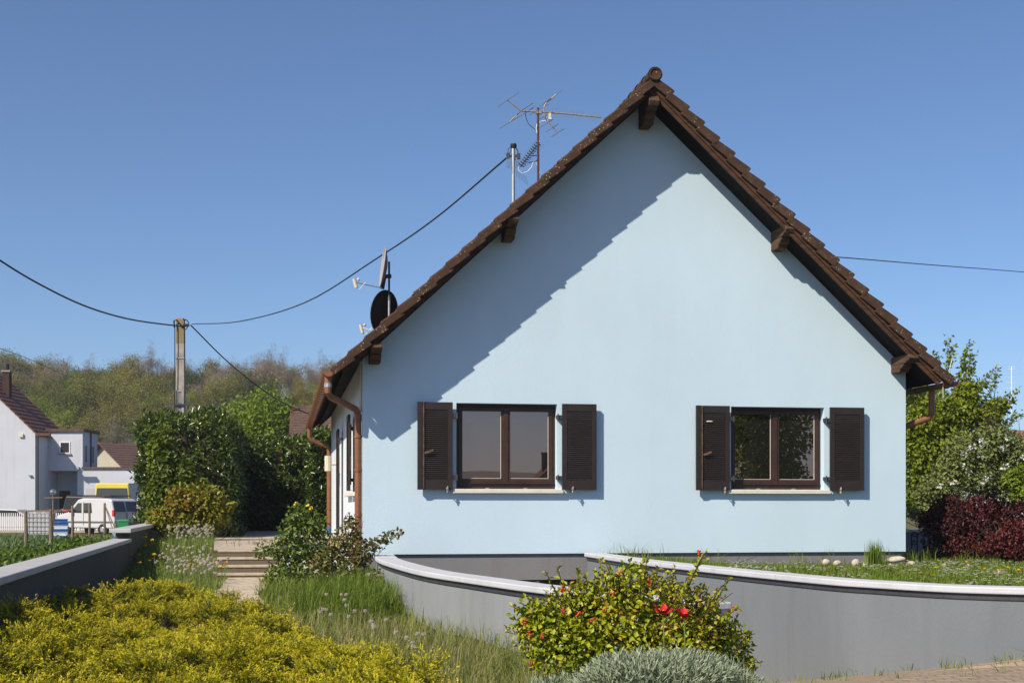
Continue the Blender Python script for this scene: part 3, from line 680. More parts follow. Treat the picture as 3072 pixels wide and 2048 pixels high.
for k in range(15):
    x = 890 + 42 * k; y = 402 + (x - 890) * .1; dd = .12 - .002 * k
    b.tube([A_(x - 14, y + 55 - k, 24.6 - dd), A_(x, y, 24.6), A_(x + 16, y - 52 + k, 24.6 + dd)], .004, 4); b.ball(A_(x, y), .012, 6, 4)
b.build('directors', M['alu'], an)
MB().box(A_(865, 455), (.05, .05, .11)).build('dipole_box', M['cream'], an)
b = MB(); b.tube([A_(500, 1075), A_(735, 770)], .012, 6)
for k in range(11):
    x = 510 + 20.5 * k; y = 1060 - 26.5 * k
    b.tube([A_(x - 28, y - 25), A_(x - 5, y - 8), A_(x + 10, y + 8), A_(x + 38, y + 14)], .009, 4)
b.build('black_clips', M['black'], an)
b = MB()
for k in range(11):
    x = 510 + 20.5 * k; y = 1060 - 26.5 * k
    b.tube([A_(x - 75, y - 12, 24.4), A_(x + 85, y + 6, 24.8)], .0025, 3)
for k in range(9): b.tube([A_(330, 960 + 16 * k, 24.5), A_(490, 965 + 16 * k, 24.7)], .0025, 3)
for k in range(7): b.tube([A_(330 + 22 * k, 950, 24.5), A_(335 + 22 * k, 1090, 24.5)], .0025, 3)
for k in range(8): b.tube([A_(445 + 18 * k, 1110 + 12 * k, 24.5), A_(455 + 20 * k, 1200 + 16 * k, 24.6)], .0025, 3)
b.build('grid_rods', M['metal'], an)
b = MB(); b.tube([A_(840, 500), A_(760, 510), A_(705, 545), A_(695, 610), A_(725, 720), A_(738, 770)], .008, 5)
b.tube([A_(480, 1070), A_(475, 1110), A_(520, 1160), A_(590, 1135), A_(640, 1080), A_(660, 1020), A_(690, 1010), A_(715, 1070), A_(740, 1150)], .008, 5)
b.build('coax_cable', M['white'], an)
b = MB(); b.tube([A_(560, 415), A_(575, 490), A_(610, 560), A_(690, 620)], .006, 5); b.tube([A_(650, 940), A_(700, 935), A_(725, 970), A_(690, 1010), A_(600, 1025)], .009, 5); b.build('dark_cable', M['black'], an)
sm = thing('service_mast', 'galvanised roof mast with black cap where the overhead cable lands', 'mast', za(412, 1600)); ao = sm.location.copy()
MB().tube([A_(412, 838), A_(412, 1620)], .030, 10).build('tube', M['metal'], sm)
b = MB(); b.lathe([(0, .045), (.05, .042), (.058, .02), (.052, -.03), (.03, -.035)], A_(415, 820), 12); b.build('cap', M['black'], sm)
b = MB(); b.tube([A_(330, 965), A_(345, 900), A_(350, 850), A_(375, 830), A_(385, 870), A_(360, 930)], .008, 5); b.tube([A_(440, 835), A_(470, 880), A_(465, 940), A_(490, 970)], .009, 5); b.beam(A_(330, 945), A_(490, 940), .04, .04); b.box(A_(345, 940), (.06, .06, .09)); b.box(A_(480, 945), (.06, .06, .1)); b.tube([A_(395, 880), A_(430, 900), A_(400, 930), A_(440, 990)], .01, 5)
b.build('clamp', M['darkmetal'], sm)
# dishes on one pole
def zd(x, y, Y=22.9): return at(1040 + x / 4.48, 700 + y / 4.48, Y)
dm = thing('dish_mast', 'short steel roof mast holding two satellite dishes', 'mast', zd(570, 1500)); ao = dm.location.copy()
D_ = lambda x, y, Y=22.9: zd(x, y, Y) - ao
MB().tube([D_(570, 380), D_(570, 830)], .017, 8).build('upper_tube', M['darkmetal'], dm)
MB().tube([D_(572, 830), D_(570, 1500)], .021, 8).build('lower_tube', M['metal'], dm)
def dish(name, label, c, ax, rx, m, mback, lnb, foot):
    t = thing(name, label, 'satellite dish', c); ax = Vector(ax).normalized()
    prof = [(rx * k / 6, -.22 * rx * (1 - (k / 6) ** 2)) for k in range(7)]
    prof2 = [(rx * k / 6, -.22 * rx * (1 - (k / 6) ** 2) - .012) for k in range(6, -1, -1)]
    MB().lathe(prof + [(rx + .008, .004), (rx + .008, -.014)] + prof2, (0, 0, 0), 28, ax=ax).build('reflector', m, t, smooth=True)
    l = Vector(lnb) - Vector(c); f = Vector(foot) - Vector(c)
    MB().tube([f, l], .009, 6).build('arm', M['metal'], t)
    hb = MB(); hb.tube([l + Vector((-.04, 0, .06)), l + Vector((.0, 0, -.09))], .028, 8); hb.ball(l + Vector((.035, 0, .05)), .026, 8, 5); hb.build('receiver', M['cream'], t)
    MB().tube([l + Vector((0, 0, -.09)), l + Vector((.06, 0, -.11)), l + Vector((.12, 0, -.03)), l + Vector((.16, 0, .0))], .006, 5).build('cable', M['white'], t)
    return t
d1 = dish('satellite_dish', 'grey satellite dish seen edge on at the top of the short mast', zd(478, 450, 22.75), (-1, -.19, .12), .325, M['dishg'], None, zd(130, 660, 22.6), zd(480, 735, 22.75))
b = MB(); oo = d1.location; b.prism([zd(500, 500) - oo, zd(535, 560) - oo, zd(500, 745) - oo, zd(455, 740) - oo], (0, .06, 0)); b.beam(zd(490, 580) - oo, zd(600, 575) - oo, .05, .06); b.build('bracket', M['darkmetal'], d1)
d2 = dish('satellite_dish', 'dark satellite dish seen from behind below the upper one', zd(503, 1065, 23.1), (-.85, .50, .16), .375, M['dishb'], None, zd(215, 1270, 23.5), zd(420, 1330, 23.3))

# ------------------------------------------------------------------ pole and overhead cables
PY = 50.
pl = thing('utility_pole', 'tall concrete utility pole with mossy top and recessed panels', 'utility pole', (at(542, 1000, PY).x, PY, .2))
pz = lambda y: at(542, y, PY).z - .2
mb = MB(); a, b_ = .145, .22; zt = pz(955)
hw = lambda z: .20 - .068 * z / zt
zz = [0, pz(1160), zt - .06, zt]; vs = []
for z in zz:
    w = hw(z) - (.02 if z == zt else 0); vs += [(-w, -w * .8, z), (w, -w * .8, z), (w, w * .8, z), (-w, w * .8, z)]
mb.add(vs, [(4 * k + i, 4 * k + (i + 1) % 4, 4 * k + 4 + (i + 1) % 4, 4 * k + 4 + i) for k in range(3) for i in range(4)] + [(12, 13, 14, 15)])
mb.build('shaft', M['concrete'], pl)
mp_ = mat('mossy_concrete', (.20, .155, .06), .95, .2, 5., .5, 30, .1, col2=(.23, .19, .13))
b = MB(); vs = []
for z in (pz(1030), zt - .055, zt + .004):
    w = hw(z) + .004 - (.02 if z > zt else 0); vs += [(-w, -w * .8 - .003, z), (w, -w * .8 - .003, z), (w, w * .8, z), (-w, w * .8, z)]
b.add(vs, [(4 * k + i, 4 * k + (i + 1) % 4, 4 * k + 4 + (i + 1) % 4, 4 * k + 4 + i) for k in range(2) for i in range(4)] + [(8, 9, 10, 11)]); b.build('mossy_top', mp_, pl)
for y0, y1 in ((1210, 1176), (1255, 1216)):
    z0, z1 = pz(y0), pz(y1); w = hw(z1)
    b = MB(); b.bb(-w * .5, w * .5, -w * .8 - .02, -w * .8 - .012, z0, z1); b.build('recess', M['plinth'], pl)
    b = MB()
    for q in (-1, 1): b.bb(q * w * .75 - w * .25, q * w * .75 + w * .25, -w * .8 - .045, -w * .8 - .005, z0 - .05, z1 + .05)
    b.bb(-w * .5, w * .5, -w * .8 - .044, -w * .8 - .006, z1, z1 + .05); b.build('rib', M['concrete'], pl)
b = MB()
for y in (977, 1075): z = pz(y); w = hw(z) + .014; b.bb(-w, w, -w * .8 - .014, w * .8 + .014, z - .015, z + .015)
b.build('band', M['metal'], pl)
b = MB(); b.beam((-.62, -.22, pz(1214)), (.62, -.22, pz(1214)), .05, .05); b.ball((-.62, -.22, pz(1213)), .05, 8, 5); b.build('crossarm', M['darkmetal'], pl)
b = MB(); q = lambda px, py, dy=0: Vector((at(px, py, PY).x - pl.location.x, -.22 + dy, at(px, py, PY).z - .2))
b.tube([q(528, 985), q(526, 965), q(534, 962), q(545, 975), q(552, 987)], .03, 6); b.tube([q(553, 960), q(565, 963), q(571, 971)], .02, 5); b.tube([q(555, 989), q(563, 990), q(568, 980)], .02, 5); b.beam(q(553, 979), q(572, 977), .08, .1)
b.tube([q(529, 985), q(529, 1100), q(528, 1240)], .018, 5)
b.build('cable_clamp', M['black'], pl)
def cable(label, A, B, pix, r, group='overhead cables'):
    """hang a cable over the straight plan line A-B, following the sag read off at the given places"""
    A, B = Vector(A), Vector(B); pts = []
    for px, py in pix:
        k = (px - 1536) / F; d = B - A
        s = (k * A.y - A.x) / (d.x - k * d.y) if abs(d.x - k * d.y) > 1e-9 else 0
        p = A + d * s; pts.append((p.x, p.y, EYE - (py - HY) / F * p.y))
    P = cr(pts, 6); o = P[0].copy()
    tag(MB().tube([p - o for p in P], r, 6).build('overhead_cable', M['black']), label, 'cable', group).location = o
pa = at(572, 975, PY); ma = at(1521, 473, 24.6)
cable('thin black cable sagging from the concrete pole up to the roof mast', (pa.x, PY), (ma.x, 24.6), [(576, 972), (718, 964), (914, 908), (1123, 780), (1306, 655), (1521, 473)], .016)
cable('thick black cable running from the concrete pole off to the upper left', (pa.x, PY), (at(0, 780, 38).x, 38), [(560, 977), (531, 977), (392, 958), (261, 920), (131, 859), (0, 781), (-200, 640)], .026)
cable('black cable dropping from the concrete pole down behind the hedge and eaves', (pa.x, PY), (at(927, 1240, 62).x, 62), [(572, 975), (679, 1081), (784, 1166), (862, 1214), (927, 1241), (975, 1258)], .024)
cable('thin wire leading from the right roof edge off to the right', (at(2455, 767, 22.1).x, 22.1), (at(3072, 816, 34).x, 34), [(2455, 767), (2560, 775), (2800, 795), (3072, 816), (3300, 836)], .009)
cable('faint distant wire crossing in front of the wooded hillside above the white house', (at(0, 1045, 80).x, 80), (at(330, 1180, 120).x, 120), [(-100, 1010), (0, 1045), (60, 1066), (130, 1095), (200, 1130)], .018)

# ------------------------------------------------------------------ white house and low houses
wh = thing('white_house', 'white rendered house with red tiled roof and flat roofed side block', 'house', (-30.7, 88, .2))
ex, ez = .0, 6.3
b = MB(); b.add([(-9, 0, 0), (0, 0, 0), (0, 0, ez), (-4.5, 0, ez + 4.3), (-9, 0, ez)], [(0, 1, 2, 3, 4)]); b.quad((0, 0, 0), (0, 6, 0), (0, 6, ez), (0, 0, ez)); b.quad((-9, 6, 0), (-9, 0, 0), (-9, 0, ez), (-9, 6, ez)); b.build('wall', M['white_stucco'], wh)
b = MB()
for s in (1, -1):
    for k in range(16):
        s0, s1 = k / 16, (k + 1.1) / 16; L_ = 4.75
        f = lambda q, d: (-4.5 + s * L_ * q, ez + 4.38 - 4.55 * q + d)
        p0, p1 = f(s0, 0), f(s1, .06); b.prism([(p0[0], -.22, p0[1] - .10), (p1[0], -.22, p1[1] - .12), (p1[0], -.22, p1[1]), (p0[0], -.22, p0[1])], (0, 6.5, 0))
b.build('roof', M['roofred'], wh)
b = MB(); b.bb(-2.86, -2.42, 2.0, 2.5, ez + 1.9, ez + 4.1); ch = b.build('chimney', M['tile'], wh); MB().bb(-2.93, -2.35, 1.93, 2.57, ez + 4.1, ez + 4.2).build('chimney_cap', M['concrete'], ch); MB().tube([(-2.65, 2.3, ez + 4.2), (-2.65, 2.3, ez + 4.65)], .12, 8).build('flue', M['black'], ch)
b = MB(); b.bb(0, 2.3, 2.4, 5.6, 3.9, 6.5); b.bb(0, .05, 2.41, 5.6, 0, 3.9); b.bb(1.95, 2.3, 2.41, 5.6, 0, 3.9); b.bb(.05, 1.95, 4.2, 5.6, 0, 3.9); b.build('side_block', M['white_stucco'], wh)
b = MB(); b.bb(.2, .9, 4.1, 4.19, 0, 2.6); b.build('front_door', M['wood'], wh); MB().bb(1.0, 1.9, 4.1, 4.19, 0, 2.4).build('inner_door', M['garage'], wh)
b = MB(); b.bb(-.1, 2.42, 2.25, 5.75, 6.5, 6.68); b.build('flat_roof', M['roofbrown'], wh)
w_ = MB().bb(.78, 1.48, 2.36, 2.41, 5.05, 5.82).build('window', M['white'], wh); MB().bb(.86, 1.40, 2.345, 2.358, 5.12, 5.76).build('pane', M['garnet'], w_); MB().bb(.7, 1.55, 2.28, 2.40, 4.96, 5.04).build('sill', M['concrete'], w_)
for y in (2.9, 4.4): MB().bb(2.285, 2.306, y, y + .45, 4.5, 5.6).build('slit_window', M['garnet'], wh)
b = MB(); b.tube([(.12, .1, 6.1), (.12, .1, 0)], .07, 8); b.tube([(.12, .1, 6.1), (.35, -.1, 6.3)], .07, 8); b.build('downpipe', M['darkmetal'], wh)
MB().tube([(2.36, 4.0, 6.5), (2.36, 4.0, 4.1)], .05, 8).build('downpipe', M['darkmetal'], wh)
MB().bb(.1, 1.0, -.18, .05, 6.1, 6.26).build('gutter', M['roofbrown'], wh)
b = MB(); b.bb(-1.0, -.75, -.12, 0, 6.0 - .0, 6.22); b.build('alarm_box', M['cream'], wh); MB().bb(-.4, -.2, -.16, 0, 3.5, 3.58).build('vent_hood', M['metal'], wh); MB().bb(1.9, 2.1, 2.2, 2.4, 3.98, 4.16).build('wall_lamp', M['metal'], wh)
b = MB(); b.bb(2.3, 7.4, 2.41, 9, 0, 4.02); b.build('garage', M['white_stucco'], wh); MB().bb(2.25, 7.5, 2.3, 9.1, 4.02, 4.15).build('garage_roof_edge', M['roofbrown'], wh)
for x in (2.5, 5.6): MB().bb(x, x + (.95 if x < 3 else 1.6), 2.385, 2.409, 0, 2.75).build('garage_door', M['garage'], wh)
def lowhouse(name, label, loc, rz, w, d, eave, ridge, wm, rm, over=.4, chim=(), cat='house', wins_=()):
    t = thing(name, label, cat, loc, rz)
    b = MB(); b.add([(-w / 2, 0, 0), (w / 2, 0, 0), (w / 2, 0, eave), (0, 0, ridge), (-w / 2, 0, eave)], [(0, 1, 2, 3, 4)]); b.add([(-w / 2, d, 0), (w / 2, d, 0), (w / 2, d, eave), (0, d, ridge), (-w / 2, d, eave)], [(4, 3, 2, 1, 0)])
    b.quad((w / 2, 0, 0), (w / 2, d, 0), (w / 2, d, eave), (w / 2, 0, eave)); b.quad((-w / 2, d, 0), (-w / 2, 0, 0), (-w / 2, 0, eave), (-w / 2, d, eave)); b.build('wall', wm, t)
    b = MB(); sl = (ridge - eave) / (w / 2); n = 14
    for s in (1, -1):
        for k in range(n):
            L_ = w / 2 + over; q0, q1 = k / n, (k + 1.1) / n
            x0, x1 = s * L_ * q0, s * L_ * q1; z0, z1 = ridge + .08 - sl * L_ * q0, ridge + .12 - sl * L_ * q1
            b.prism([(x0, -over, z0 - .1), (x1, -over, z1 - .12), (x1, -over, z1), (x0, -over, z0)], (0, d + 2 * over, 0))
    r = b.build('roof', rm, t)
    for x, y, h in chim:
        c = MB().bb(x - .3, x + .3, y - .3, y + .3, ridge - sl * abs(x) - .3, ridge - sl * abs(x) + h).build('chimney', M['roofbrown'], r); MB().bb(x - .36, x + .36, y - .36, y + .36, ridge - sl * abs(x) + h, ridge - sl * abs(x) + h + .1).build('chimney_cap', M['concrete'], c)
    for x, z, ww, hh in wins_:
        f = MB().bb(x - ww / 2, x + ww / 2, -.04, -.002, z, z + hh).build('window', M['white'], t); MB().bb(x - ww / 2 + .08, x + ww / 2 - .08, -.055, -.041, z + .08, z + hh - .08).build('pane', M['pane'], f)
    return t
cream = mat('cream_render', (.40, .37, .30), .9, .06, 1.)
p = at(312, 1400, 118); lowhouse('low_house', 'low cream house with brown tiled roof and chimney behind the white garage', (p.x, 118, 0), R(-38), 8, 16, 4.6, 7.2, cream, M['roofbrown'], .6, ((1.6, 4, 1.1), (1.5, 11, 1.2)))
p = at(300, 1400, 108); lowhouse('outbuilding', 'small outbuilding with brown roof in front of the low cream house', (p.x, 106, 0), R(-60), 5, 6, 3.5, 4.75, M['roofbrown'], M['roofbrown'], .4, (), 'shed')
p = at(897, 1300, 65); lowhouse('neighbour_house', 'neighbouring house with weathered brown tiled roof seen beyond the hedge under the eaves', (p.x, 65, .3), R(-82), 7, 9, 4.4, 6.1, M['white_stucco'], M['roofbrown'], .4)
p = at(3046, 1300, 92); lowhouse('distant_house', 'distant house with pale red roof at the right edge beyond the blossom tree', (p.x, 92, .5), R(-75), 9, 12, 3.4, 6.3, M['white_stucco'], mat('pale_red_tile', (.24, .125, .09), .9, .25, 8.), .4, ((0, 5, .8),))
t = thing('roof_aerial', 'thin distant pale aerial mast with several crossbars beyond the green tree', 'antenna', at(3035, 1260, 88)); q = lambda px, py: at(px, py, 88) - t.location
MB().tube([q(3035, 1262), q(3035, 1100)], .032, 6).build('mast', M['white'], t); b = MB()
for y, w in ((1100, 10), (1107, 12), (1133, 12), (1148, 14), (1165, 20)): b.tube([q(3035 - w, y), q(3035 + w * .9, y)], .018, 4)
b.build('crossbars', M['white'], t)

# ------------------------------------------------------------------ vehicles and garden clutter on the left
def wheel(b, c, r, w, ax): b.lathe([(0, -w / 2), (r * .7, -w / 2), (r, -w / 2 + .03), (r, w / 2 - .03), (r * .7, w / 2), (0, w / 2)], c, 16, ax=ax)
van = thing('parked_van', 'white van with roof rack parked behind the vegetable garden, rear doors in view', 'van', (at(290, 1590, 75).x, 75, .15), R(180 + 43) - R(90) * 0)
# local: +x is the nose, y across; heading set so the rear shows on the right
van.rotation_euler.z = R(180 - 29); van.scale = (1.1, 1.1, 1.1)
prof = [(-2.0, .35), (-2.06, .75), (-1.98, 1.25), (-1.84, 1.74), (-1.6, 1.82), (.1, 1.84), (.42, 1.76), (1.12, 1.14), (1.85, .98), (2.05, .78), (2.08, .38)]
MB().prism([(x, -.84, z) for x, z in prof], (0, 1.68, 0)).build('body', M['carwhite'], van, bevel=.06)
for s in (-1, 1):
    y = s * .85
    for nm, poly in (('side_window', [(-.55, 1.12), (-.50, 1.60), (-.02, 1.60), (-.02, 1.12)]), ('door_window', [(.16, 1.12), (.16, 1.60), (.38, 1.60), (.88, 1.14)])):
        MB().prism([(x, y - .015 * s, z) for x, z in poly], (0, .03 * s, 0)).build(nm, M['carglass'], van)
    MB().bb(-1.95, 1.6, y - .012, y + .012, .62, .70).build('rub_strip', M['grey_plastic'], van)
    MB().bb(.02, .035, y - .007, y + .007, .5, 1.65).build('door_gap', M['grey_plastic'], van)
    for x in (-1.25, 1.28):
        b = MB(); wheel(b, (x, s * .76, .30), .31, .2, (0, 1, 0)); w_ = b.build('wheel', M['black'], van); b = MB(); wheel(b, (x, s * .80, .30), .17, .14, (0, 1, 0)); b.build('rim', M['metal'], w_)
    MB().bb(-2.03, -1.90, s * .80 - .05, s * .80 + .05, .95, 1.25).build('tail_light', M['tail'], van)
    MB().prism([(-2.0 - .02, s * .40 - .36, 1.18), (-2.0 - .02, s * .40 + .36, 1.18), (-1.87, s * .40 + .33, 1.66), (-1.87, s * .40 - .33, 1.66)], (-.02, 0, 0)).build('rear_window', M['carglass'], van)
MB().bb(-2.14, -1.98, -.8, .8, .34, .58).build('bumper', M['grey_plastic'], van, bevel=.03)
MB().bb(-2.075, -2.03, -.012, .012, .6, 1.15).build('door_seam', M['grey_plastic'], van)
b = MB(); b.tube([(-1.6, -.7, 1.95), (.2, -.7, 1.95), (.35, 0, 1.97), (.2, .7, 1.95), (-1.6, .7, 1.95), (-1.6, -.7, 1.95)], .025, 6)
for x in (-1.2, -.6, 0): b.tube([(x, -.75, 1.84), (x, -.7, 1.95), (x, .7, 1.95), (x, .75, 1.84)], .022, 6)
b.build('roof_rack', M['darkmetal'], van)
b = MB(); b.box((.75, .95, 1.2), (.12, .2, .16)); b.box((.75, -.95, 1.2), (.12, .2, .16)); b.build('mirrors', M['black'], van)
yv = thing('parked_van', 'yellow van with wide dark windscreen parked in front of the white garage', 'van', (at(336, 1590, 85).x, 85, .2), R(4))
def trap(b, w0, w1, y, z0, z1, th): b.prism([(-w0, y, z0), (w0, y, z0), (w1, y, z1), (-w1, y, z1)], (0, th, 0))
b = MB(); trap(b, 1.12, 1.0, .30, .4, 2.95, 3.9); b.build('body', M['tankw'], yv, bevel=.1); b = MB(); trap(b, 1.13, 1.01, .0, .4, 2.97, .299); b.build('front', M['caryellow'], yv, bevel=.06)
b = MB(); trap(b, 1.0, .92, -.02, 1.80, 2.68, .03); b.build('windscreen', M['carglass'], yv)
MB().bb(-.95, .95, .35, 4.1, 2.952, 3.0).build('roof_panel', M['cream'], yv); b = MB(); b.box((1.25, .1, 1.65), (.2, .1, .4)); b.box((-1.25, .1, 1.65), (.2, .1, .4)); b.build('mirrors', M['black'], yv)
b = MB(); [wheel(b, (x, y, .35), .35, .22, (1, 0, 0)) for x in (-.95, .95) for y in (.8, 3.3)]; b.build('wheels', M['black'], yv)
b = MB(); b.bb(-1.05, 1.05, -.1, .0, .4, .7); b.build('bumper', M['grey_plastic'], yv)
jp = thing('parked_car', 'dark navy off road car parked between the white van and the white house', 'car', (at(250, 1590, 82).x, 82, .2), R(0))
MB().prism([(-1.5, 0, .5), (1.5, 0, .5), (1.5, 0, 1.35), (1.2, 0, 2.12), (-1.05, 0, 2.16), (-1.25, 0, 1.4), (-1.5, 0, 1.35)], (0, 1.8, 0)).build('body', M['cardark'], jp, bevel=.08)
MB().bb(-1.05, 1.1, .05, 1.75, 2.161, 2.22).build('roof_panel', M['black'], jp); b = MB(); b.prism([(-1.0, -.012, 1.45), (-.1, -.012, 1.45), (-.1, -.012, 2.0), (-.9, -.012, 2.0)], (0, .02, 0)); b.prism([(.0, -.012, 1.45), (1.2, -.012, 1.45), (1.05, -.012, 2.0), (.0, -.012, 2.0)], (0, .02, 0)); b.build('side_windows', M['carglass'], jp)
b = MB(); [wheel(b, (x, .1, .38), .38, .24, (0, 1, 0)) for x in (-.95, .95)]; b.build('wheels', M['black'], jp)
v2 = thing('parked_van', 'white van with red tail light half hidden by the climber covered hedge', 'van', (at(445, 1590, 80).x, 80, .2), R(-20))
MB().prism([(-.95, 0, .35), (.95, 0, .35), (.9, 0, 1.5), (.78, 0, 2.25), (-.78, 0, 2.25), (-.9, 0, 1.5)], (0, 4, 0)).build('body', M['carwhite'], v2, bevel=.08)
trapb = MB(); trap(trapb, .75, .68, -.02, 1.35, 2.05, .03); trapb.build('rear_window', M['carglass'], v2)
for s in (-1, 1): MB().bb(s * .84 - .08, s * .84 + .08, -.05, .03, .95, 1.55).build('tail_light', M['tail'], v2)
MB().bb(-.9, .9, -.1, 0, .35, .6).build('bumper', M['grey_plastic'], v2)
b = MB(); [wheel(b, (x, .8, .32), .32, .2, (1, 0, 0)) for x in (-.8, .8)]; b.build('wheels', M['black'], v2)
c1 = thing('parked_car', 'white saloon car behind the white picket fence at the left edge', 'car', (at(25, 1580, 83).x, 83, .15), R(0))
MB().prism([(-2.1, 0, .3), (2.1, 0, .3), (2.1, 0, .75), (1.95, 0, .88), (1.1, 0, .98), (.5, 0, 1.4), (-.6, 0, 1.44), (-1.6, 0, 1.0), (-2.1, 0, .9)], (0, 1.7, 0)).build('body', M['carwhite'], c1, bevel=.06)
MB().prism([(-1.35, -.012, 1.0), (.95, -.012, 1.0), (.45, -.012, 1.33), (-.6, -.012, 1.37)], (0, .02, 0)).build('side_windows', M['carglass'], c1)
b = MB(); [wheel(b, (x, .05, .3), .31, .2, (0, 1, 0)) for x in (-1.3, 1.3)]; b.build('wheels', M['black'], c1)
c2 = thing('parked_car', 'dark red car glimpsed between the water tank and the white van', 'car', (at(178, 1580, 81).x, 81, .15), R(0))
MB().prism([(-1.6, 0, .3), (1.6, 0, .3), (1.6, 0, .8), (.9, 0, .95), (.4, 0, 1.38), (-.8, 0, 1.4), (-1.5, 0, .95), (-1.6, 0, .8)], (0, 1.6, 0)).build('body', M['tail'], c2, bevel=.06); MB().prism([(-1.2, -.012, .98), (.75, -.012, .98), (.35, -.012, 1.3), (-.75, -.012, 1.32)], (0, .02, 0)).build('side_windows', M['carglass'], c2)
# picket fence
pf = thing('picket_fence', 'white metal picket fence along the far side of the vegetable garden', 'fence', (at(0, 1570, 79.5).x - 3, 79.5, .15)); fl = at(480, 1570, 79.5).x - pf.location.x + .6
b = MB(); x = 0
while x < fl: b.bb(x, x + .045, -.02, .02, .18, 1.2); x += .125
b.build('pickets', M['white'], pf); b = MB(); b.bb(0, fl, .021, .05, .22, .28); b.bb(0, fl, .021, .05, .95, 1.01); b.build('rails', M['white'], pf)
k = 0
while k * 2.5 < fl: MB().bb(k * 2.5, k * 2.5 + .1, -.05, .06, 0, 1.28).build('post', M['white'], pf); k += 1
MB().bb(-3, fl + 3, -.1, .1, -.1, .17).build('kerb', M['step'], pf)
gp = thing('letterbox_pillar', 'pale concrete gate pillar with built in letterbox beside the picket fence', 'pillar', (at(428, 1580, 74).x, 74, .2)); MB().bb(-.24, .24, -.2, .2, 0, 1.42).build('pillar', M['concrete'], gp, bevel=.01)
MB().bb(-.18, .18, -.215, -.198, 1.0, 1.25).build('letterbox', M['grey_plastic'], gp); MB().bb(-.1, .02, -.215, -.198, .62, .74).build('bell_plate', M['darkmetal'], gp); MB().bb(-.28, .28, -.24, .24, 1.42, 1.48).build('cap', M['concrete'], gp)
# garden posts
for (px, y0, y1, Y, lb) in ((77, 1532, 1650, 38, 'nearest weathered wooden garden post at the far left in front of the water tank'), (152, 1527, 1650, 39, 'weathered wooden garden post between the water tank and the blue crates'), (217, 1516, 1612, 50, 'wooden garden post in front of the nose of the white van'), (268, 1511, 1600, 58, 'wooden garden post in front of the side window of the white van')):
    p = at(px, y0, Y); g = float(gz(p.x, Y)) - .1
    b = MB(); b.tube([(0, 0, 0), (.01, 0, (p.z - g) * .5), (0, 0, p.z - g - .02), (0, 0, p.z - g)], [.055, .052, .048, .036], 8); tag(b.build('garden_post', M['postwood']), lb, 'post', 'wooden posts in the vegetable garden').location = (p.x, Y, g)
p = at(314, 1508, 63); g = .15; t = thing('garden_post', 'wooden garden post with leaning canes in front of the rear wheel of the white van', 'post', (p.x, 63, g), 0, 'wooden posts in the vegetable garden')
MB().tube([(0, 0, 0), (0, 0, p.z - g)], [.06, .055], 8).build('post', M['postwood'], t); b = MB()
for q in (.45, .6): b.tube([(.03, -.05, p.z - g - .1), (q, -.1, .35)], .022, 5)
b.build('cane', M['postwood'], t)
# water tank
tk = thing('water_tank', 'white plastic water tank in a wire cage standing on a pallet', 'water tank', (at(122, 1590, 62).x, 62, .12), R(6))
MB().bb(-.56, .56, -.46, .46, .32, 1.28).build('tank', M['tankw'], tk, bevel=.06)
b = MB()
for k in range(8):
    x = -.6 + 1.2 * k / 7; b.tube([(x, -.5, .3), (x, -.5, 1.32)], .013, 5); b.tube([(x, .5, .3), (x, .5, 1.32)], .013, 5)
for k in range(6):
    z = .32 + k * .2; b.tube([(-.6, -.505, z), (.6, -.505, z), (.6, .5, z), (-.6, .5, z), (-.6, -.505, z)], .013, 5)
b.build('cage', M['metal'], tk); b = MB()
for z in (.02, .22): b.bb(-.6, .6, -.5, .5, z, z + .05)
for x in (-.5, 0, .5): b.bb(x - .06, x + .06, -.49, .49, .07, .22)
b.build('pallet', M['postwood'], tk)
b = MB(); b.beam((-.95, -.3, 0), (1.05, -.3, .03), .14, .04); b.beam((-.6, .1, .045), (1.3, .25, .07), .12, .04); b.beam((-.2, -.1, .05), (1.2, .3, .09), .1, .03); tag(b.build('planks', M['postwood']), 'loose grey wooden planks lying on top of the water tank', 'planks').location = tk.location + Vector((0, 0, 1.35))
# garden ornament: chrome ball on a stake
t = thing('garden_ball', 'mirrored glass ball on a stake above the planks', 'garden ornament', (at(159, 1590, 60).x, 60, .2)); zb = at(159, 1475, 60).z - .2
MB().tube([(0, 0, 0), (0, 0, zb - .1)], .03, 6).build('stake', M['postwood'], t); MB().ball((0, 0, zb), .14, 14, 10).build('ball', glassmat('mirror_ball', (.1, .1, .12), .75), t, smooth=True); MB().beam((-.38, 0, zb - .26), (.42, 0, zb - .24), .08, .04).build('crossbar', M['postwood'], t)
# crates
cp = at(184, 1600, 58); colr = ['blue_plastic', 'white', 'blue_plastic', 'white', 'blue_plastic', 'blue_plastic']
names = ['bottom blue', 'white', 'middle blue', 'white', 'second blue', 'topmost blue']
def crate_mesh():
    b = MB(); hh = .135
    b.bb(-.27, .27, -.18, .18, 0, .02); b.bb(-.27, .27, -.18, -.165, .02, hh); b.bb(-.27, .27, .165, .18, .02, hh); b.bb(-.27, -.255, -.165, .165, .02, hh); b.bb(.255, .27, -.165, .165, .02, hh); b.bb(-.29, .29, -.195, -.18, hh - .03, hh)
    return b
for k, c in enumerate(colr):
    lb = ['blue plastic crate at the bottom of the stack by the white van', 'white crate second from the bottom of the stack by the white van', 'blue plastic crate between the two white ones in the stack', 'white crate fourth from the bottom of the stack by the white van', 'blue plastic crate just below the top of the stack by the white van', 'topmost blue plastic crate of the stack by the white van'][k]
    tag(crate_mesh().build('crate', M[c]), lb, 'crate', 'stack of plastic crates').location = (cp.x + .012 * (-1) ** k, 58, .32 + .142 * k); bpy.context.scene.collection.objects[-1].rotation_euler.z = R(8 + 2 * k)
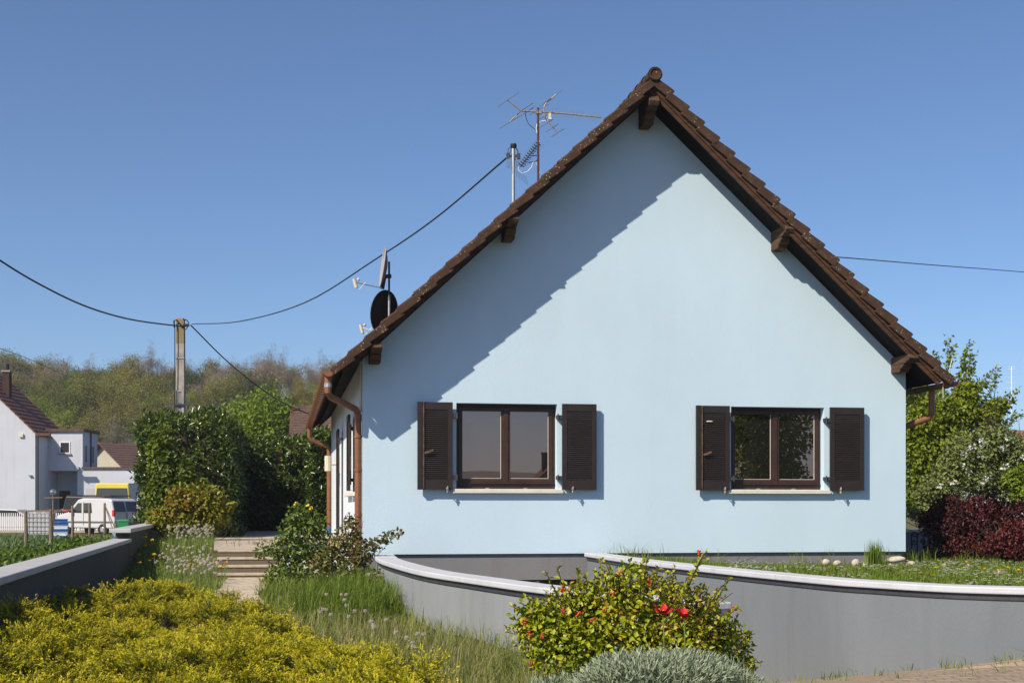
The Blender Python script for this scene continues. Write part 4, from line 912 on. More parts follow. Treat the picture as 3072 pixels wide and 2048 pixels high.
MB_ = MB(); MB_.bb(-.4, .4, -.3, .3, 0, .11); tag(MB_.build('pallet', M['postwood']), 'small wooden pallet under the stack of crates', 'pallet').location = (cp.x, 58, .2)
bn = thing('wheelie_bin', 'green wheelie bin behind the raised end of the boundary wall', 'bin', (at(372, 1600, 58).x, 58, .18), R(8))
b = MB(); vs = [(-.20, -.22, 0), (.20, -.22, 0), (.20, .22, 0), (-.20, .22, 0), (-.24, -.27, .88), (.24, -.27, .88), (.24, .27, .88), (-.24, .27, .88)]; b.add(vs, [(3, 2, 1, 0), (4, 5, 6, 7), (0, 1, 5, 4), (1, 2, 6, 5), (2, 3, 7, 6), (3, 0, 4, 7)]); b.build('body', M['green_plastic'], bn, bevel=.03)
b = MB(); b.prism([(-.27, -.30, .885), (-.27, .30, .885), (-.27, .28, .97), (-.27, -.26, .95)], (.54, 0, 0)); b.build('lid', M['green_plastic'], bn, bevel=.02); MB().tube([(-.24, .33, .9), (.24, .33, .9)], .018, 6).build('handle', M['green_plastic'], bn)
t = thing('bucket', 'pale blue bucket standing beside the green bin', 'bucket', (at(349, 1600, 58).x, 58, .3)); MB().lathe([(.13, 0), (.18, .34), (.19, .34), (.17, .33), (.12, .02), (0, .02)], (0, 0, 0), 14).build('pail', mat('pale_blue', (.25, .40, .62), .5), t); MB().tube([(-.18, 0, .33), (-.12, 0, .42), (.12, 0, .42), (.18, 0, .33)], .01, 5).build('handle', M['metal'], t)

# ------------------------------------------------------------------ right side odds and ends
gt = thing('iron_gate', 'black wrought iron gate with curls between the house corner and the red shrub', 'gate', (at(2722, 1680, 25.5).x, 25.5, .74)); b = MB(); q = lambda px, py: at(px, py, 25.5) - gt.location
for px in (2735, 2752, 2772, 2790): b.tube([q(px, 1690), q(px, 1600)], .012, 5)
for cx, cy, r in ((2745, 1600, 10), (2765, 1585, 13), (2742, 1625, 9), (2768, 1620, 9), (2780, 1600, 9), (2780, 1640, 9)): b.tube([q(cx + r * (1 - .06 * k) * math.cos(k * .55), cy + r * (1 - .06 * k) * math.sin(k * .55)) for k in range(14)], .010, 5)
b.build('ironwork', M['black'], gt)
b = MB(); b.bb(-.1, 1.8, 0, .15, 0, .52); t = thing('low_wall', 'short low wall behind the iron gate at the house corner', 'wall', (at(2720, 1680, 28).x - .2, 28, .6)); b.build('wall_body', M['plinth'], t); MB().bb(-.12, 1.85, -.04, .19, .521, .57).build('coping', M['cap'], t)
for (px, py, w, h, rz, lb) in ((2478, 1686, 26, 17, .1, 'leftmost rounded pale stone against the plinth'), (2512, 1688, 24, 14, .4, 'white flat stone second from the left along the plinth'), (2566, 1690, 24, 24, .2, 'upright egg shaped stone by the plinth left of the grass tuft'), (2598, 1695, 26, 20, .9, 'tan boulder just left of the tall grass tuft'), (2650, 1690, 20, 17, .3, 'small stone just right of the tall grass tuft'), (2672, 1694, 24, 18, .5, 'grey pile stone under the large flat stone'), (2688, 1677, 52, 16, .05, 'large flat stone lying on top of the pile at the house corner'), (2652, 1706, 24, 12, .7, 'low stone in the grass in front of the pile'), (2734, 1692, 26, 16, .2, 'rounded stone beyond the house corner by the gate')):
    Y = 22.05 if px < 2690 else 22.25; p = at(px, py, Y); k = Y / F
    o = tag(MB().ball((0, 0, 0), (w * k * .55, w * k * .4, h * k * .6), 14, 9, .10).build('stone', M['stone'], smooth=True), lb, 'stone', 'stones along the plinth'); o.location = p; o.rotation_euler = (0, .1 * math.sin(px), rz)

# ------------------------------------------------------------------ foliage of the garden
def lumps(name, m, lst, n, ls, lw, parent, Y, dep=1., shell=.5, droop=-.1, origin=Vector((0, 0, 0)), t=None, out=.6, **kw):
    """leaves through lumps given as (px, py, rx, ry in photo pixels at depth Y + dy)"""
    ar = np.array([max(l[2] * l[3], 1) for l in lst], float); cnt = (n * ar / ar.sum()).astype(int)
    PP, DD, TT = [], [], []
    for l, c in zip(lst, cnt):
        Yd = Y + (l[4] if len(l) > 4 else 0); cc = at(l[0], l[1], Yd) - origin; k = Yd / F
        P, U = ellip(c, cc, (l[2] * k, (l[2] + l[3]) / 2 * k * dep, l[3] * k), shell); PP.append(P); DD.append(U)
        TT.append(rng.random(c) * .7 + .3 * rng.random() + (l[5] if len(l) > 5 else 0))
    P = np.concatenate(PP); U = np.concatenate(DD); n = len(P)
    return leaves(name, P, U * out + unit(n) * .8 + [0, 0, droop], U + unit(n) * .6 + [0, 0, .4], ls * (.6 + .8 * rng.random(n)), lw * (.7 + .6 * rng.random(n)), m, parent, t=np.concatenate(TT), **kw)
def sprigs(mbs, lst, n_leaf, ls, lw):
    """shoots: polyline stems with leaves set along them; returns arrays"""
    P, D, N = [], [], []
    for a, bq in lst:
        a, bq = Vector(a), Vector(bq); mid = a.lerp(bq, .5) + Vector((random.gauss(0, .04), random.gauss(0, .04), .03)) * (bq - a).length
        mbs.tube([a, mid, bq], [.006, .004, .002], 4, False)
        for k in range(n_leaf):
            f = .15 + .85 * k / n_leaf; q = a.lerp(mid, f * 2) if f < .5 else mid.lerp(bq, f * 2 - 1)
            d = (bq - a).normalized() * .5 + Vector([random.gauss(0, .7) for _ in range(3)])
            P.append(tuple(q)); D.append(tuple(d)); N.append((random.gauss(0, .5), random.gauss(0, .5), 1))
    return np.array(P), np.array(D), np.array(N)

# golden juniper carpet
jn = thing('golden_juniper', 'wide spreading golden yellow juniper covering the front left of the garden', 'shrub', (-2.4, 9.5, .3))
jo = np.array(jn.location)
def jright(y): return np.interp(y, [4.5, 6, 7.2, 8.2, 8.8, 10.1, 11.5, 12.5, 13.3, 14, 14.5, 14.9], [.45, .2, -.05, -.28, -.48, -.92, -1.5, -1.85, -2.2, -2.75, -3.2, -3.6])
def jleft(y): return np.interp(y, [4.5, 10, 11, 12, 13.5, 14.5], [-2.5, -3.66, -3.86, -4.35, -4.55, -4.5])
def jh(x, y):
    e = np.minimum(jright(y) - x, x - jleft(y) + .25 + .6 * (y < 11.2)); e = np.minimum(e, 14.9 - y); k = sst(-.05, .45, e)
    base = .16 + .26 * k + .07 * nz(x, y, 0, 1.1, 2.) + .055 * nz(x, y, 0, 2.6, 5.)
    base = base + .16 * np.exp(-((x + 3.55) ** 2 + (y - 13.3) ** 2) / .9) - .16 * np.exp(-((x + 3.2) ** 2 / .15 + (y - 11.4) ** 2 / .05))
    base = base + .10 * np.abs(nz(x * .8, y * 1.5, 0, 3.1, 1.)) - .05
    base = base + .11 * sst(1.0, .1, x - jleft(y)) * sst(11.6, 10.6, y)
    return np.maximum(base, .05)
mx_, my_ = np.meshgrid(np.arange(-5.2, 1., .40), np.arange(4.2, 15.4, .36)); mcx = (mx_ + .2 * (np.arange(mx_.shape[0]) % 2)[:, None]).ravel() + rng.normal(size=mx_.size) * .09; mcy = my_.ravel() + rng.normal(size=mx_.size) * .08
msz = .20 + .09 * rng.random(len(mcx)); mht = .10 + .12 * rng.random(len(mcx))
sp = .115; gx_, gy_ = np.meshgrid(np.arange(-4.9, .8, sp), np.arange(4.6, 15, sp)); tx = gx_.ravel() + rng.normal(size=gx_.size) * .04; ty = gy_.ravel() + rng.normal(size=gx_.size) * .04
ok = (tx < jright(ty) - .02) & (tx > jleft(ty)); tx, ty = tx[ok], ty[ok]
dd = np.hypot(tx[:, None] - mcx, (ty[:, None] - mcy)); near = np.argmin(dd / msz, 1); dn = np.take_along_axis(dd, near[:, None], 1)[:, 0] / msz[near]
ok = (dn < 1.0 + .10 * rng.normal(size=len(tx))); tx, ty, near, dn = tx[ok], ty[ok], near[ok], dn[ok]; ntf = len(tx)
taz = np.arctan2(ty - mcy[near], tx - mcx[near]) + rng.normal(size=ntf) * .4
tsz = .8 + .5 * rng.random(ntf); th_ = jh(tx, ty) - .19 + mht[near] * (1.1 - dn ** 2) + .02 * rng.normal(size=ntf)
npl = 17; k = np.repeat(np.arange(ntf), npl); nb = len(k)
az = taz[k] + rng.normal(size=nb) * 1.0; el = .06 + .65 * rng.random(nb) ** 1.2 + .4 * (dn[k] < .4) * rng.random(nb)
bd = np.stack([np.cos(az) * np.cos(el), np.sin(az) * np.cos(el), np.sin(el)], 1); bl = (.07 + .07 * rng.random(nb)) * tsz[k]
bp = np.stack([tx[k], ty[k], np.asarray(gz(tx, ty))[k] + np.maximum(th_[k] - .06, .0)], 1) + rng.normal(size=(nb, 3)) * [.03, .03, .018]
nn = 38; idx = np.repeat(np.arange(nb), nn); f = np.tile((np.arange(nn) + .5) / nn, nb)
sd_ = nrm(np.cross(bd, unit(nb)))
wid = .020 * np.sqrt(np.clip(f * (1.05 - f) * 3.2, 0, 1))
P = bp[idx] + bd[idx] * (bl[idx] * f)[:, None] + sd_[idx] * (rng.normal(size=len(idx)) * wid * .5)[:, None] + rng.normal(size=(len(idx), 3)) * .003
P[:, 2] += .06 * f ** 2 * bl[idx]
D = bd[idx] * .9 + sd_[idx] * rng.normal(size=len(idx))[:, None] * .45 + unit(len(idx)) * .2
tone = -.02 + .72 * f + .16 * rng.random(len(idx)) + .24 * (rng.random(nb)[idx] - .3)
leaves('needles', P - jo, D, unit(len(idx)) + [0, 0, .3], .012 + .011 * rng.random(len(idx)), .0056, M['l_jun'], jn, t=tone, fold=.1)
segs_mesh('stems', [(Vector(bp[k] - jo) - Vector((bd[k][0] * .2, bd[k][1] * .2, .12)), Vector(bp[k] - jo) + Vector(bd[k]) * float(bl[k]) * .6, .0035, .0015) for k in range(0, nb, 9)], M['twig'], jn)

# flowering bush at the front
fb = thing('flowering_bush', 'rounded leafy bush with yellow green and bronze leaves and small orange flowers', 'bush', (.85, 9.1, .3)); fo = fb.location.copy()
LB = [(1640, 1890, 95, 95, 0), (1720, 1870, 105, 110, .1), (1800, 1810, 80, 95, .2), (1850, 1870, 125, 115, 0), (1960, 1815, 90, 95, .15), (2050, 1850, 95, 100, .1), (2120, 1905, 90, 85, .15), (2180, 1955, 80, 90, .2), (1700, 1950, 130, 90, -.15), (1860, 1950, 140, 90, -.1), (2020, 1940, 140, 100, -.05), (2220, 2010, 50, 45, .25), (1590, 1860, 50, 60, 0), (1900, 1740, 60, 60, .2)]
lumps('foliage', M['l_bush'], LB, 10000, .042, .029, fb, 9.1, .8, .30, 0., fo)
b = MB(); L_ = []
def fp(px, py, dy=0): return at(px, py, 9.1 + dy) - fo
for p0, p1 in (((1830, 1770), (1815, 1680)), ((1810, 1760), (1800, 1672)), ((1920, 1770), (1940, 1675)), ((1960, 1760), (1975, 1700)), ((2060, 1770), (2110, 1660)), ((2080, 1740), (2120, 1650)), ((2060, 1780), (2080, 1715)), ((2110, 1820), (2190, 1735)), ((2150, 1800), (2195, 1730)), ((2150, 1880), (2215, 1820)), ((2180, 1900), (2215, 1845)), ((2200, 1960), (2250, 1890)), ((2220, 1990), (2285, 1985)), ((2200, 2010), (2270, 2010)), ((1600, 1850), (1530, 1815)), ((1600, 1890), (1515, 1880)), ((1600, 1920), (1520, 1895)), ((1640, 1820), (1570, 1790)), ((1680, 1800), (1635, 1710)), ((1700, 1790), (1670, 1700)), ((1740, 1770), (1730, 1700)), ((1860, 1780), (1850, 1725)), ((2010, 1770), (2025, 1700)), ((2230, 1940), (2255, 1900)), ((1760, 1780), (1755, 1720))):
    L_.append((fp(*p0), fp(p1[0], p1[1], random.uniform(-.15, .15))))
for k in range(40): a = at(random.uniform(1800, 2000), 2040, 9.1) - fo; L_.append((a, fp(random.uniform(1580, 2230), random.uniform(1760, 1960), random.uniform(-.4, .4))))
for k in range(55):
    a_ = random.uniform(.1, 3.04); r_ = random.uniform(.82, 1.02); x_, y_ = 1900 + 310 * math.cos(a_) * r_, 1930 - 190 * math.sin(a_) * r_
    L_.append((fp(x_ - 30 * math.cos(a_), y_ + 40), fp(x_ + random.uniform(10, 45) * math.cos(a_), y_ - random.uniform(10, 50), random.uniform(-.3, .3))))
P, D, N = sprigs(b, L_, 15, .05, .03); b.build('stems', M['twig'], fb)
leaves('shoot_leaves', P, D, N, .030 + .02 * rng.random(len(P)), .022, M['l_bush'], fb, t=.2 + .7 * rng.random(len(P)))
for px, py in ((1690, 1835), (1740, 1838), (1817, 1830), (1575, 1865), (1590, 1902), (1780, 1858), (2100, 1657), (1838, 1780), (1595, 1990), (2205, 1825), (1945, 1745), (1685, 1765), (1858, 1720), (1625, 1905)):
    b = MB(); c = fp(px, py, -.33)
    if px > 2150 or py < 1725: c = fp(px, py, 0)
    for k in range(5): b.ball(c + Vector([random.gauss(0, .011) for _ in range(3)]), (.008, .006, .008), 7, 5, .3)
    b.build('flower', M['orange'], fb, smooth=True)
# silver cushion plant
sv = thing('silver_cushion_plant', 'low silvery grey cushion plant in front of the flowering bush', 'plant', (.9, 8.2, .3)); so_ = sv.location.copy()
LS = [(1970, 2065, 265, 108, 0), (1760, 2098, 165, 70, .1), (2120, 2075, 125, 92, .1), (1910, 2032, 115, 62, .2), (2230, 2085, 70, 45, .2), (1650, 2090, 80, 50, 0), (2000, 2080, 300, 110, -.3)]
lumps('foliage', M['l_silver'], LS, 32000, .042, .0078, sv, 8.2, .6, .72, .45, so_, out=.9, fold=.05)
# red tulips
for px, py, Y, lb in ((1990, 1832, 8.25, 'taller red tulip with wide open petals above the silver plant, left one'), (2053, 1842, 8.3, 'ragged red tulip just right of the wide open one')):
    c = at(px, py, Y); tl = thing('tulip', lb, 'tulip', (c.x, c.y, .45)); hz = c.z - .45
    MB().tube([(0, 0, 0), (.006, 0, hz * .5), (0, 0, hz - .02)], .0045, 6).build('stem', M['stemg'], tl)
    for k in range(6):
        a = k * 1.047 + px; r = Vector((math.cos(a), math.sin(a), 0)); s = Vector((-r.y, r.x, 0)); op = 1.0 if px < 2000 else .6 + .3 * (k % 2); up_ = .045 if k % 2 else .022
        if px > 2000 and k == 4: up_ = -.02
        vs = []; prof = [(0, .002), (.35, .020), (.75, .021), (1., .004)]
        for f, w in prof: c_ = r * (.068 * f * op) + Vector((0, 0, -.02 + up_ * f ** 1.3 * 1.4)); vs += [c_ - s * w - r * .004, c_ + Vector((0, 0, -.006)), c_ + s * w - r * .004]
        vs = [v + Vector((0, 0, hz)) for v in vs]; fs = [(3 * i + j, 3 * i + j + 1, 3 * i + j + 4, 3 * i + j + 3) for i in range(3) for j in range(2)]
        MB().add(vs, fs).build('petal', M['petal'], tl, smooth=True)
    MB().ball((0, 0, hz - .01), (.007, .007, .02), 6, 5).build('pistil', M['yellow'], tl)
    P0 = np.tile([0, 0, 0.], (5, 1)); a = np.array([.4, 1.8, 3.2, 4.6, 5.6]); leaves('leaf', P0, np.stack([np.cos(a) * .45, np.sin(a) * .3, np.ones(5)], 1), np.stack([-np.cos(a), -np.sin(a), .3 * np.ones(5)], 1), .22, .03, M['l_leek'], tl, fold=.4)

# rose shrubs by the steps
def rose(name, label, lst, Y, m, n, stems, flowers=(), ls=.075):
    c = at(lst[0][0], 1740, Y); t = thing(name, label, 'shrub', (c.x, Y, .45)); o = t.location.copy()
    lumps('foliage', m, lst, n, ls, ls * .6, t, Y, .9, .25, 0., o)
    b = MB(); ll = [(at(a, c_, Y) - o, at(d, e, Y + random.uniform(-.2, .2)) - o) for a, c_, d, e in stems]
    P, D, N = sprigs(b, ll, 12, .05, .03); b.build('stems', M['twig'], t); leaves('shoot_leaves', P, D, N, .06, .04, m, t)
    for px, py in flowers:
        b = MB(); [b.ball(at(px, py, Y - .3) - o + Vector([random.gauss(0, .015) for _ in range(3)]), .017, 7, 5, .2) for _ in range(4)]; b.build('flower', M['yellow'], t, smooth=True)
    return t
rose('rose_shrub', 'green rose shrub with yellow blooms at the right of the stone steps', [(900, 1545, 42, 35), (935, 1575, 50, 40), (880, 1590, 45, 40), (850, 1640, 50, 40), (900, 1650, 60, 50), (930, 1700, 70, 50), (860, 1700, 40, 45), (790, 1655, 25, 20), (960, 1640, 50, 50), (830, 1730, 40, 30, -.8)], 21.0, M['l_rose'], 2500,
     [(880, 1745, 890, 1530), (890, 1740, 840, 1590), (885, 1745, 775, 1660), (890, 1745, 950, 1560), (875, 1745, 820, 1640)], [(888, 1513), (925, 1516), (930, 1522)])
rose('rose_shrub', 'rose shrub with reddish young leaves in front of the copper downpipe', [(1055, 1590, 25, 35), (1050, 1560, 14, 20), (1030, 1630, 45, 40), (1000, 1680, 45, 45), (1080, 1650, 40, 40), (1060, 1700, 50, 45), (1120, 1630, 35, 18), (1160, 1608, 30, 12), (1190, 1597, 18, 9), (1100, 1735, 50, 25), (1150, 1740, 30, 30, -1.5), (970, 1700, 40, 40)], 20.2, M['l_rosered'], 1700,
     [(1060, 1760, 1052, 1545), (1060, 1760, 1200, 1592), (1055, 1760, 1010, 1600), (1060, 1760, 1120, 1625), (1060, 1760, 980, 1640), (1060, 1760, 1090, 1560)])

# laurel hedges
def hedge(name, label, cx, cy, rz, wx, wy, z0, z1, n, ls, m, skirt=None, extra=None, cat='hedge'):
    t = thing(name, label, cat, (cx, cy, z0), rz); hh = z1 - z0
    MB().bb(-wx / 2 + .35, wx / 2 - .35, -wy / 2 + .35, wy / 2 - .35, 0, hh - .4).build('stems', M['twig'], t)
    A = np.array([wx * hh, wx * hh, wy * hh, wy * hh, wx * wy]); pr = A / A.sum(); k = rng.choice(5, n, p=pr); a = rng.random(n) - .5; c = rng.random(n)
    Nn = np.array([(0, -1, 0), (0, 1, 0), (-1, 0, 0), (1, 0, 0), (0, 0, 1.)])[k]
    P = np.where((k < 2)[:, None], np.stack([a * wx, np.where(k == 0, -wy / 2, wy / 2), c * hh], 1), np.where((k < 4)[:, None], np.stack([np.where(k == 2, -wx / 2, wx / 2), a * wy, c * hh], 1), np.stack([a * wx, (c - .5) * wy, np.full(n, hh)], 1)))
    d = .22 * nz(P[:, 0], P[:, 1], P[:, 2], 2.2, cx) + .08 * nz(P[:, 0], P[:, 1], P[:, 2], 6., cy) - rng.exponential(.11, n)
    P = P + Nn * d[:, None] + rng.normal(size=(n, 3)) * .04
    e = np.maximum(np.abs(P[:, 0]) - wx / 2 + .45, 0) + np.maximum(np.abs(P[:, 1]) - wy / 2 + .45, 0); P[:, 2] -= .35 * e * (P[:, 2] > hh * .6)
    up = sst(.6, 1., P[:, 2] / hh) * .25
    tone = rng.random(n) * .6 + up * rng.random(n) + .12 * nz(P[:, 0], P[:, 1], P[:, 2], 3., 1.)
    fl = rng.random(n) < .025 * (P[:, 2] > hh * .55); tone[fl] = 1.
    leaves('foliage', P, Nn * .5 + unit(n) * .8 + [0, 0, .25], Nn + unit(n) * .7 + [0, 0, .4], ls * (.6 + .7 * rng.random(n)), ls * .42, m, t, t=tone)
    return t
cxl = at(575, 1500, 33).x
hedge('laurel_hedge', 'tall trimmed laurel hedge block left of the steps with climber leaves on its left side', cxl - .75, 36.9, THETA, 2.15, 9.4, .8, 3.85, 34000, .14, M['l_laurel'])
hedge('laurel_hedge', 'long dark laurel hedge closing off the far end of the terrace', at(820, 1500, 42).x - .2, 43, THETA, 3.6, 2.0, .8, 3.75, 17000, .15, M['l_laurel'])
hedge('laurel_hedge', 'narrow laurel hedge seen between the rear downpipe and the long hedge', at(950, 1500, 40).x, 41.0, THETA, .75, 1.6, .8, 4.0, 6000, .15, M['l_laurel'])
cl = thing('climbing_plant', 'bright green climber trailing over the left face of the hedge block', 'climber', (at(470, 1560, 31.8).x, 31.8, .8))
lumps('foliage', M['l_climb'], [(470, 1350, 22, 60), (490, 1400, 40, 70), (480, 1480, 32, 80), (520, 1480, 38, 80), (460, 1520, 14, 60), (440, 1480, 8, 20), (550, 1440, 28, 60), (600, 1470, 25, 35), (500, 1320, 20, 40)], 9000, .11, .08, cl, 31.3, .7, .3, -.3, cl.location.copy())
segs_mesh('stems', [(Vector((random.uniform(-.2, .5), 0, 0)), Vector((random.uniform(-.2, .6), random.uniform(-.1, .2), random.uniform(.8, 2.2))), .012, .005) for _ in range(14)], M['twig'], cl)
rs = thing('bronze_shrub', 'low shrub with yellow green and reddish leaves at the foot of the hedge block', 'shrub', (at(580, 1600, 29).x, 29, .7))
lumps('foliage', M['l_red'], [(560, 1520, 70, 60), (620, 1510, 60, 50), (500, 1560, 50, 40), (640, 1550, 50, 40), (560, 1570, 80, 40), (680, 1520, 22, 18), (600, 1480, 40, 25)], 6500, .10, .07, rs, 29.2, .7, .3, 0., rs.location.copy())
segs_mesh('stems', [(Vector((0, 0, 0)), Vector((random.gauss(0, .5), random.gauss(0, .3), random.uniform(.3, .8))), .012, .004) for _ in range(20)], M['twig'], rs)

# ------------------------------------------------------------------ trees
def spot_tree(name, label, px, Y, h, z0=None, **k):
    x = (px - 1536) / F * Y; z = float(gz(x, Y)) if z0 is None else z0
    return tree_parts(thing(name, label, 'tree', (x, Y, z)), h, **k)
spot_tree('young_tree', 'fresh bright green tree standing just behind the long hedge', 828, 68, 6.7, .3, mlv=5, leafm=M['l_spring'], barkm=M['bark'], nl=18000, ls=.19, r=.14, spread=.8, clump=.42, trunk=.26, seed=5)
spot_tree('young_tree', 'fresh green tree partly hidden behind the eaves and brown roof', 915, 72, 5.4, .3, mlv=5, leafm=M['l_spring'], barkm=M['bark'], nl=7000, ls=.19, r=.12, spread=.8, clump=.42, trunk=.26, seed=8)
spot_tree('cherry_tree', 'tall yellow green tree with upright shoots behind the right house corner', 2815, 33, 4.6, .7, mlv=5, leafm=M['l_bright'], barkm=M['bark'], nl=7500, ls=.105, r=.10, spread=.85, clump=.19, trunk=.24, seed=21)
rt = thing('leafy_shrub', 'broad yellow green shrub filling the space right of the house corner', 'shrub', (at(2840, 1500, 31).x, 31, .7)); ro = rt.location.copy()
lumps('foliage', M['l_bright'], [(2760, 1280, 60, 70), (2820, 1240, 60, 60), (2890, 1230, 50, 50), (2760, 1380, 60, 80), (2840, 1330, 70, 70), (2950, 1250, 60, 40), (2740, 1480, 50, 70), (2900, 1180, 40, 40), (2990, 1220, 40, 25)], 11500, .095, .065, rt, 31, .9, .2, -.1, ro)
b = MB(); ll = [(at(a, c, 31) - ro, at(d, e, 31) - ro) for a, c, d, e in ((2830, 1240, 2845, 1005), (2850, 1200, 2915, 1020), (2860, 1180, 2925, 1065), (2870, 1180, 2925, 1088), (2830, 1150, 2800, 1055), (2880, 1180, 2920, 1110), (2900, 1180, 2995, 1110), (2940, 1220, 2995, 1120), (2960, 1230, 3050, 1175), (2980, 1240, 3045, 1200), (2920, 1180, 2960, 1150), (2840, 1120, 2860, 1040), (2880, 1140, 2900, 1050), (2990, 1290, 3060, 1240))]
P, D, N = sprigs(b, ll, 70, .05, .03); b.build('shoots', M['bark'], rt); P = P + rng.normal(size=P.shape) * .04
leaves('shoot_leaves', P, D, N, .10, .06, M['l_bright'], rt)
at_ = thing('apple_tree', 'grey green apple tree dotted with white blossom at the right edge', 'tree', (at(2960, 1560, 28).x, 28, .75)); ao_ = at_.location.copy()
LA = [(2900, 1370, 80, 70), (2980, 1330, 80, 60), (3050, 1370, 70, 60), (2850, 1440, 70, 60), (2950, 1430, 90, 60), (3050, 1460, 80, 70), (2800, 1480, 60, 50), (3120, 1400, 80, 80), (2780, 1540, 50, 40)]
lumps('crown', M['l_apple'], LA, 15000, .075, .05, at_, 28, .9, .25, 0., ao_)
LBm = [(random.choice(LA[:8]), random.gauss(0, .5), random.gauss(0, .5)) for _ in range(34)]
lumps('blossom', M['l_white'], [(q[0] + q[2] * a, q[1] + q[3] * c, random.uniform(5, 12), random.uniform(4, 9), -.9) for q, a, c in LBm if q[1] + q[3] * c < 1475], 420, .05, .04, at_, 27.9, .95, .4, 0., ao_)
segs = []; tips = []; random.seed(4); grow(Vector((0, 0, -.1)), Vector((.1, 0, 1)), 1.0, .09, 0, 4, segs, tips, .9, .05, 3); segs_mesh('trunk', segs, M['bark'], at_)
yb = thing('yellow_shrub', 'small bright yellow green shrub beneath the apple tree at the right edge', 'shrub', (at(3060, 1500, 27).x, 27, .75)); lumps('foliage', M['l_spring'], [(3050, 1440, 40, 40), (3085, 1470, 50, 60)], 2600, .08, .06, yb, 26.8, .8, .3, 0., yb.location.copy()); segs_mesh('stems', [(Vector((0, 0, 0)), Vector((random.gauss(0, .2), 0, 1)), .02, .006) for _ in range(6)], M['twig'], yb)
b1 = thing('red_barberry', 'large dark red barberry shrub right of the house corner', 'shrub', (at(2900, 1680, 24).x, 24, .76)); bo = b1.location.copy()
lumps('foliage', M['l_barb'], [(2850, 1570, 80, 70), (2920, 1560, 90, 70), (2840, 1520, 50, 40), (3000, 1570, 80, 70), (2900, 1630, 130, 50), (3060, 1560, 70, 60), (2790, 1560, 40, 35), (2950, 1510, 60, 30)], 11000, .06, .038, b1, 24, .8, .35, -.2, bo)
segs_mesh('stems', [(Vector((random.uniform(-.3, .3), 0, 0)), Vector((random.gauss(0, .7), random.gauss(0, .3), random.uniform(.5, 1.1))), .012, .004) for _ in range(40)], M['twig'], b1)
b2 = thing('red_barberry', 'smaller wine red barberry in front at the right edge', 'shrub', (at(3040, 1690, 22.6).x, 22.6, .76)); bo = b2.location.copy()
lumps('foliage', M['l_barb'], [(3010, 1630, 60, 35, 0, .2), (3060, 1600, 60, 45, 0, .2), (3050, 1650, 70, 35, 0, .2), (2960, 1640, 40, 14, 0, .2), (3110, 1630, 60, 50, 0, .2)], 5200, .055, .036, b2, 22.6, .8, .3, .1, bo)
segs_mesh('stems', [(Vector((random.uniform(-.2, .2), 0, 0)), Vector((random.gauss(0, .4), random.gauss(0, .2), random.uniform(.3, .7))), .01, .004) for _ in range(24)], M['twig'], b2)

# wooded hillside: eight kinds of tree copied over the slope
def proto(name, label, group, h, **k):
    t = tree_parts(thing(name, label, 'tree', (0, 0, 0), 0, group), h, **k); kids(t); return t
PR = [proto('bare_tree', 'leafless grey brown tree on the wooded hillside', 'leafless trees on the hillside', 12, mlv=6, leafm=M['l_bare'], barkm=M['greybark'], nl=3600, ls=.15, r=.16, spread=.62, up=.26, trunk=.26, clump=.25, bare=True, seed=31),
      proto('bare_tree', 'leafless grey brown tree on the wooded hillside', 'leafless trees on the hillside', 13, mlv=6, leafm=M['l_bare'], barkm=M['greybark'], nl=3600, ls=.15, r=.15, spread=.55, up=.32, trunk=.3, clump=.25, bare=True, seed=32),
      proto('budding_tree', 'olive brown tree just coming into leaf on the wooded hillside', 'budding trees on the hillside', 11, mlv=5, leafm=M['l_olive'], barkm=M['greybark'], nl=9000, ls=.20, r=.15, spread=.66, up=.2, trunk=.26, clump=.5, seed=33),
      proto('budding_tree', 'olive brown tree just coming into leaf on the wooded hillside', 'budding trees on the hillside', 12, mlv=5, leafm=M['l_olive'], barkm=M['greybark'], nl=9000, ls=.20, r=.15, spread=.66, up=.25, trunk=.28, clump=.5, seed=34),
      proto('leafy_tree', 'dull green leafy tree on the wooded hillside', 'dull green trees on the hillside', 10.5, mlv=5, leafm=M['l_forest'], barkm=M['bark'], nl=10000, ls=.22, r=.16, spread=.75, up=.12, trunk=.24, clump=.55, seed=35),
      proto('fresh_tree', 'fresh green tree standing out on the wooded hillside', 'fresh green trees on the hillside', 10, mlv=5, leafm=M['l_forestg'], barkm=M['bark'], nl=10000, ls=.22, r=.16, spread=.8, up=.1, trunk=.23, clump=.55, seed=36),
      proto('ivy_tree', 'dark evergreen ivy clad tree low on the wooded hillside', 'dark evergreens on the hillside', 8, mlv=5, leafm=M['l_ever'], barkm=M['bark'], nl=7000, ls=.24, r=.14, spread=.5, up=.3, trunk=.22, clump=.6, seed=37)]
used = [False] * len(PR); random.seed(77)
def plant(i, x, y, s):
    o = PR[i] if not used[i] else copy_tree(PR[i]); used[i] = True
    o.location = (x, y, float(gz(x, y)) - .2); o.rotation_euler = (0, 0, random.uniform(0, 6.28)); o.scale = (s, s, s * random.uniform(.92, 1.1))
rows = [(128, .55), (135, .62), (143, .68), (152, .72), (161, .76), (170, .78), (179, .80), (188, .80), (197, .80), (206, .80)]
for ri, (y, s) in enumerate(rows):
    x = -.47 * y + random.uniform(-1, 2)
    while x < -.07 * y:
        fr = (x / y - -.375) / .245   # 0 at the left of the frame, 1 at the house
        if ri >= 7: w = [2.4, 2.4, 3.2, 3.2, 2, 2.4, 0]
        elif ri >= 3: w = [.7, .7, 2.6, 2.6, 3, 3.2, .3]
        else: w = [.3, .3, 1.6, 1.6, 3, 2.4, 1.6]
        if fr > .55: w = [a * c for a, c in zip(w, (1.9, 1.9, 1, 1, .7, .6, .6))]
        plant(random.choices(range(7), w)[0], x, y + random.uniform(-3, 3), s * random.uniform(.82, 1.12)); x += random.uniform(2.5, 4.2) * s + .5
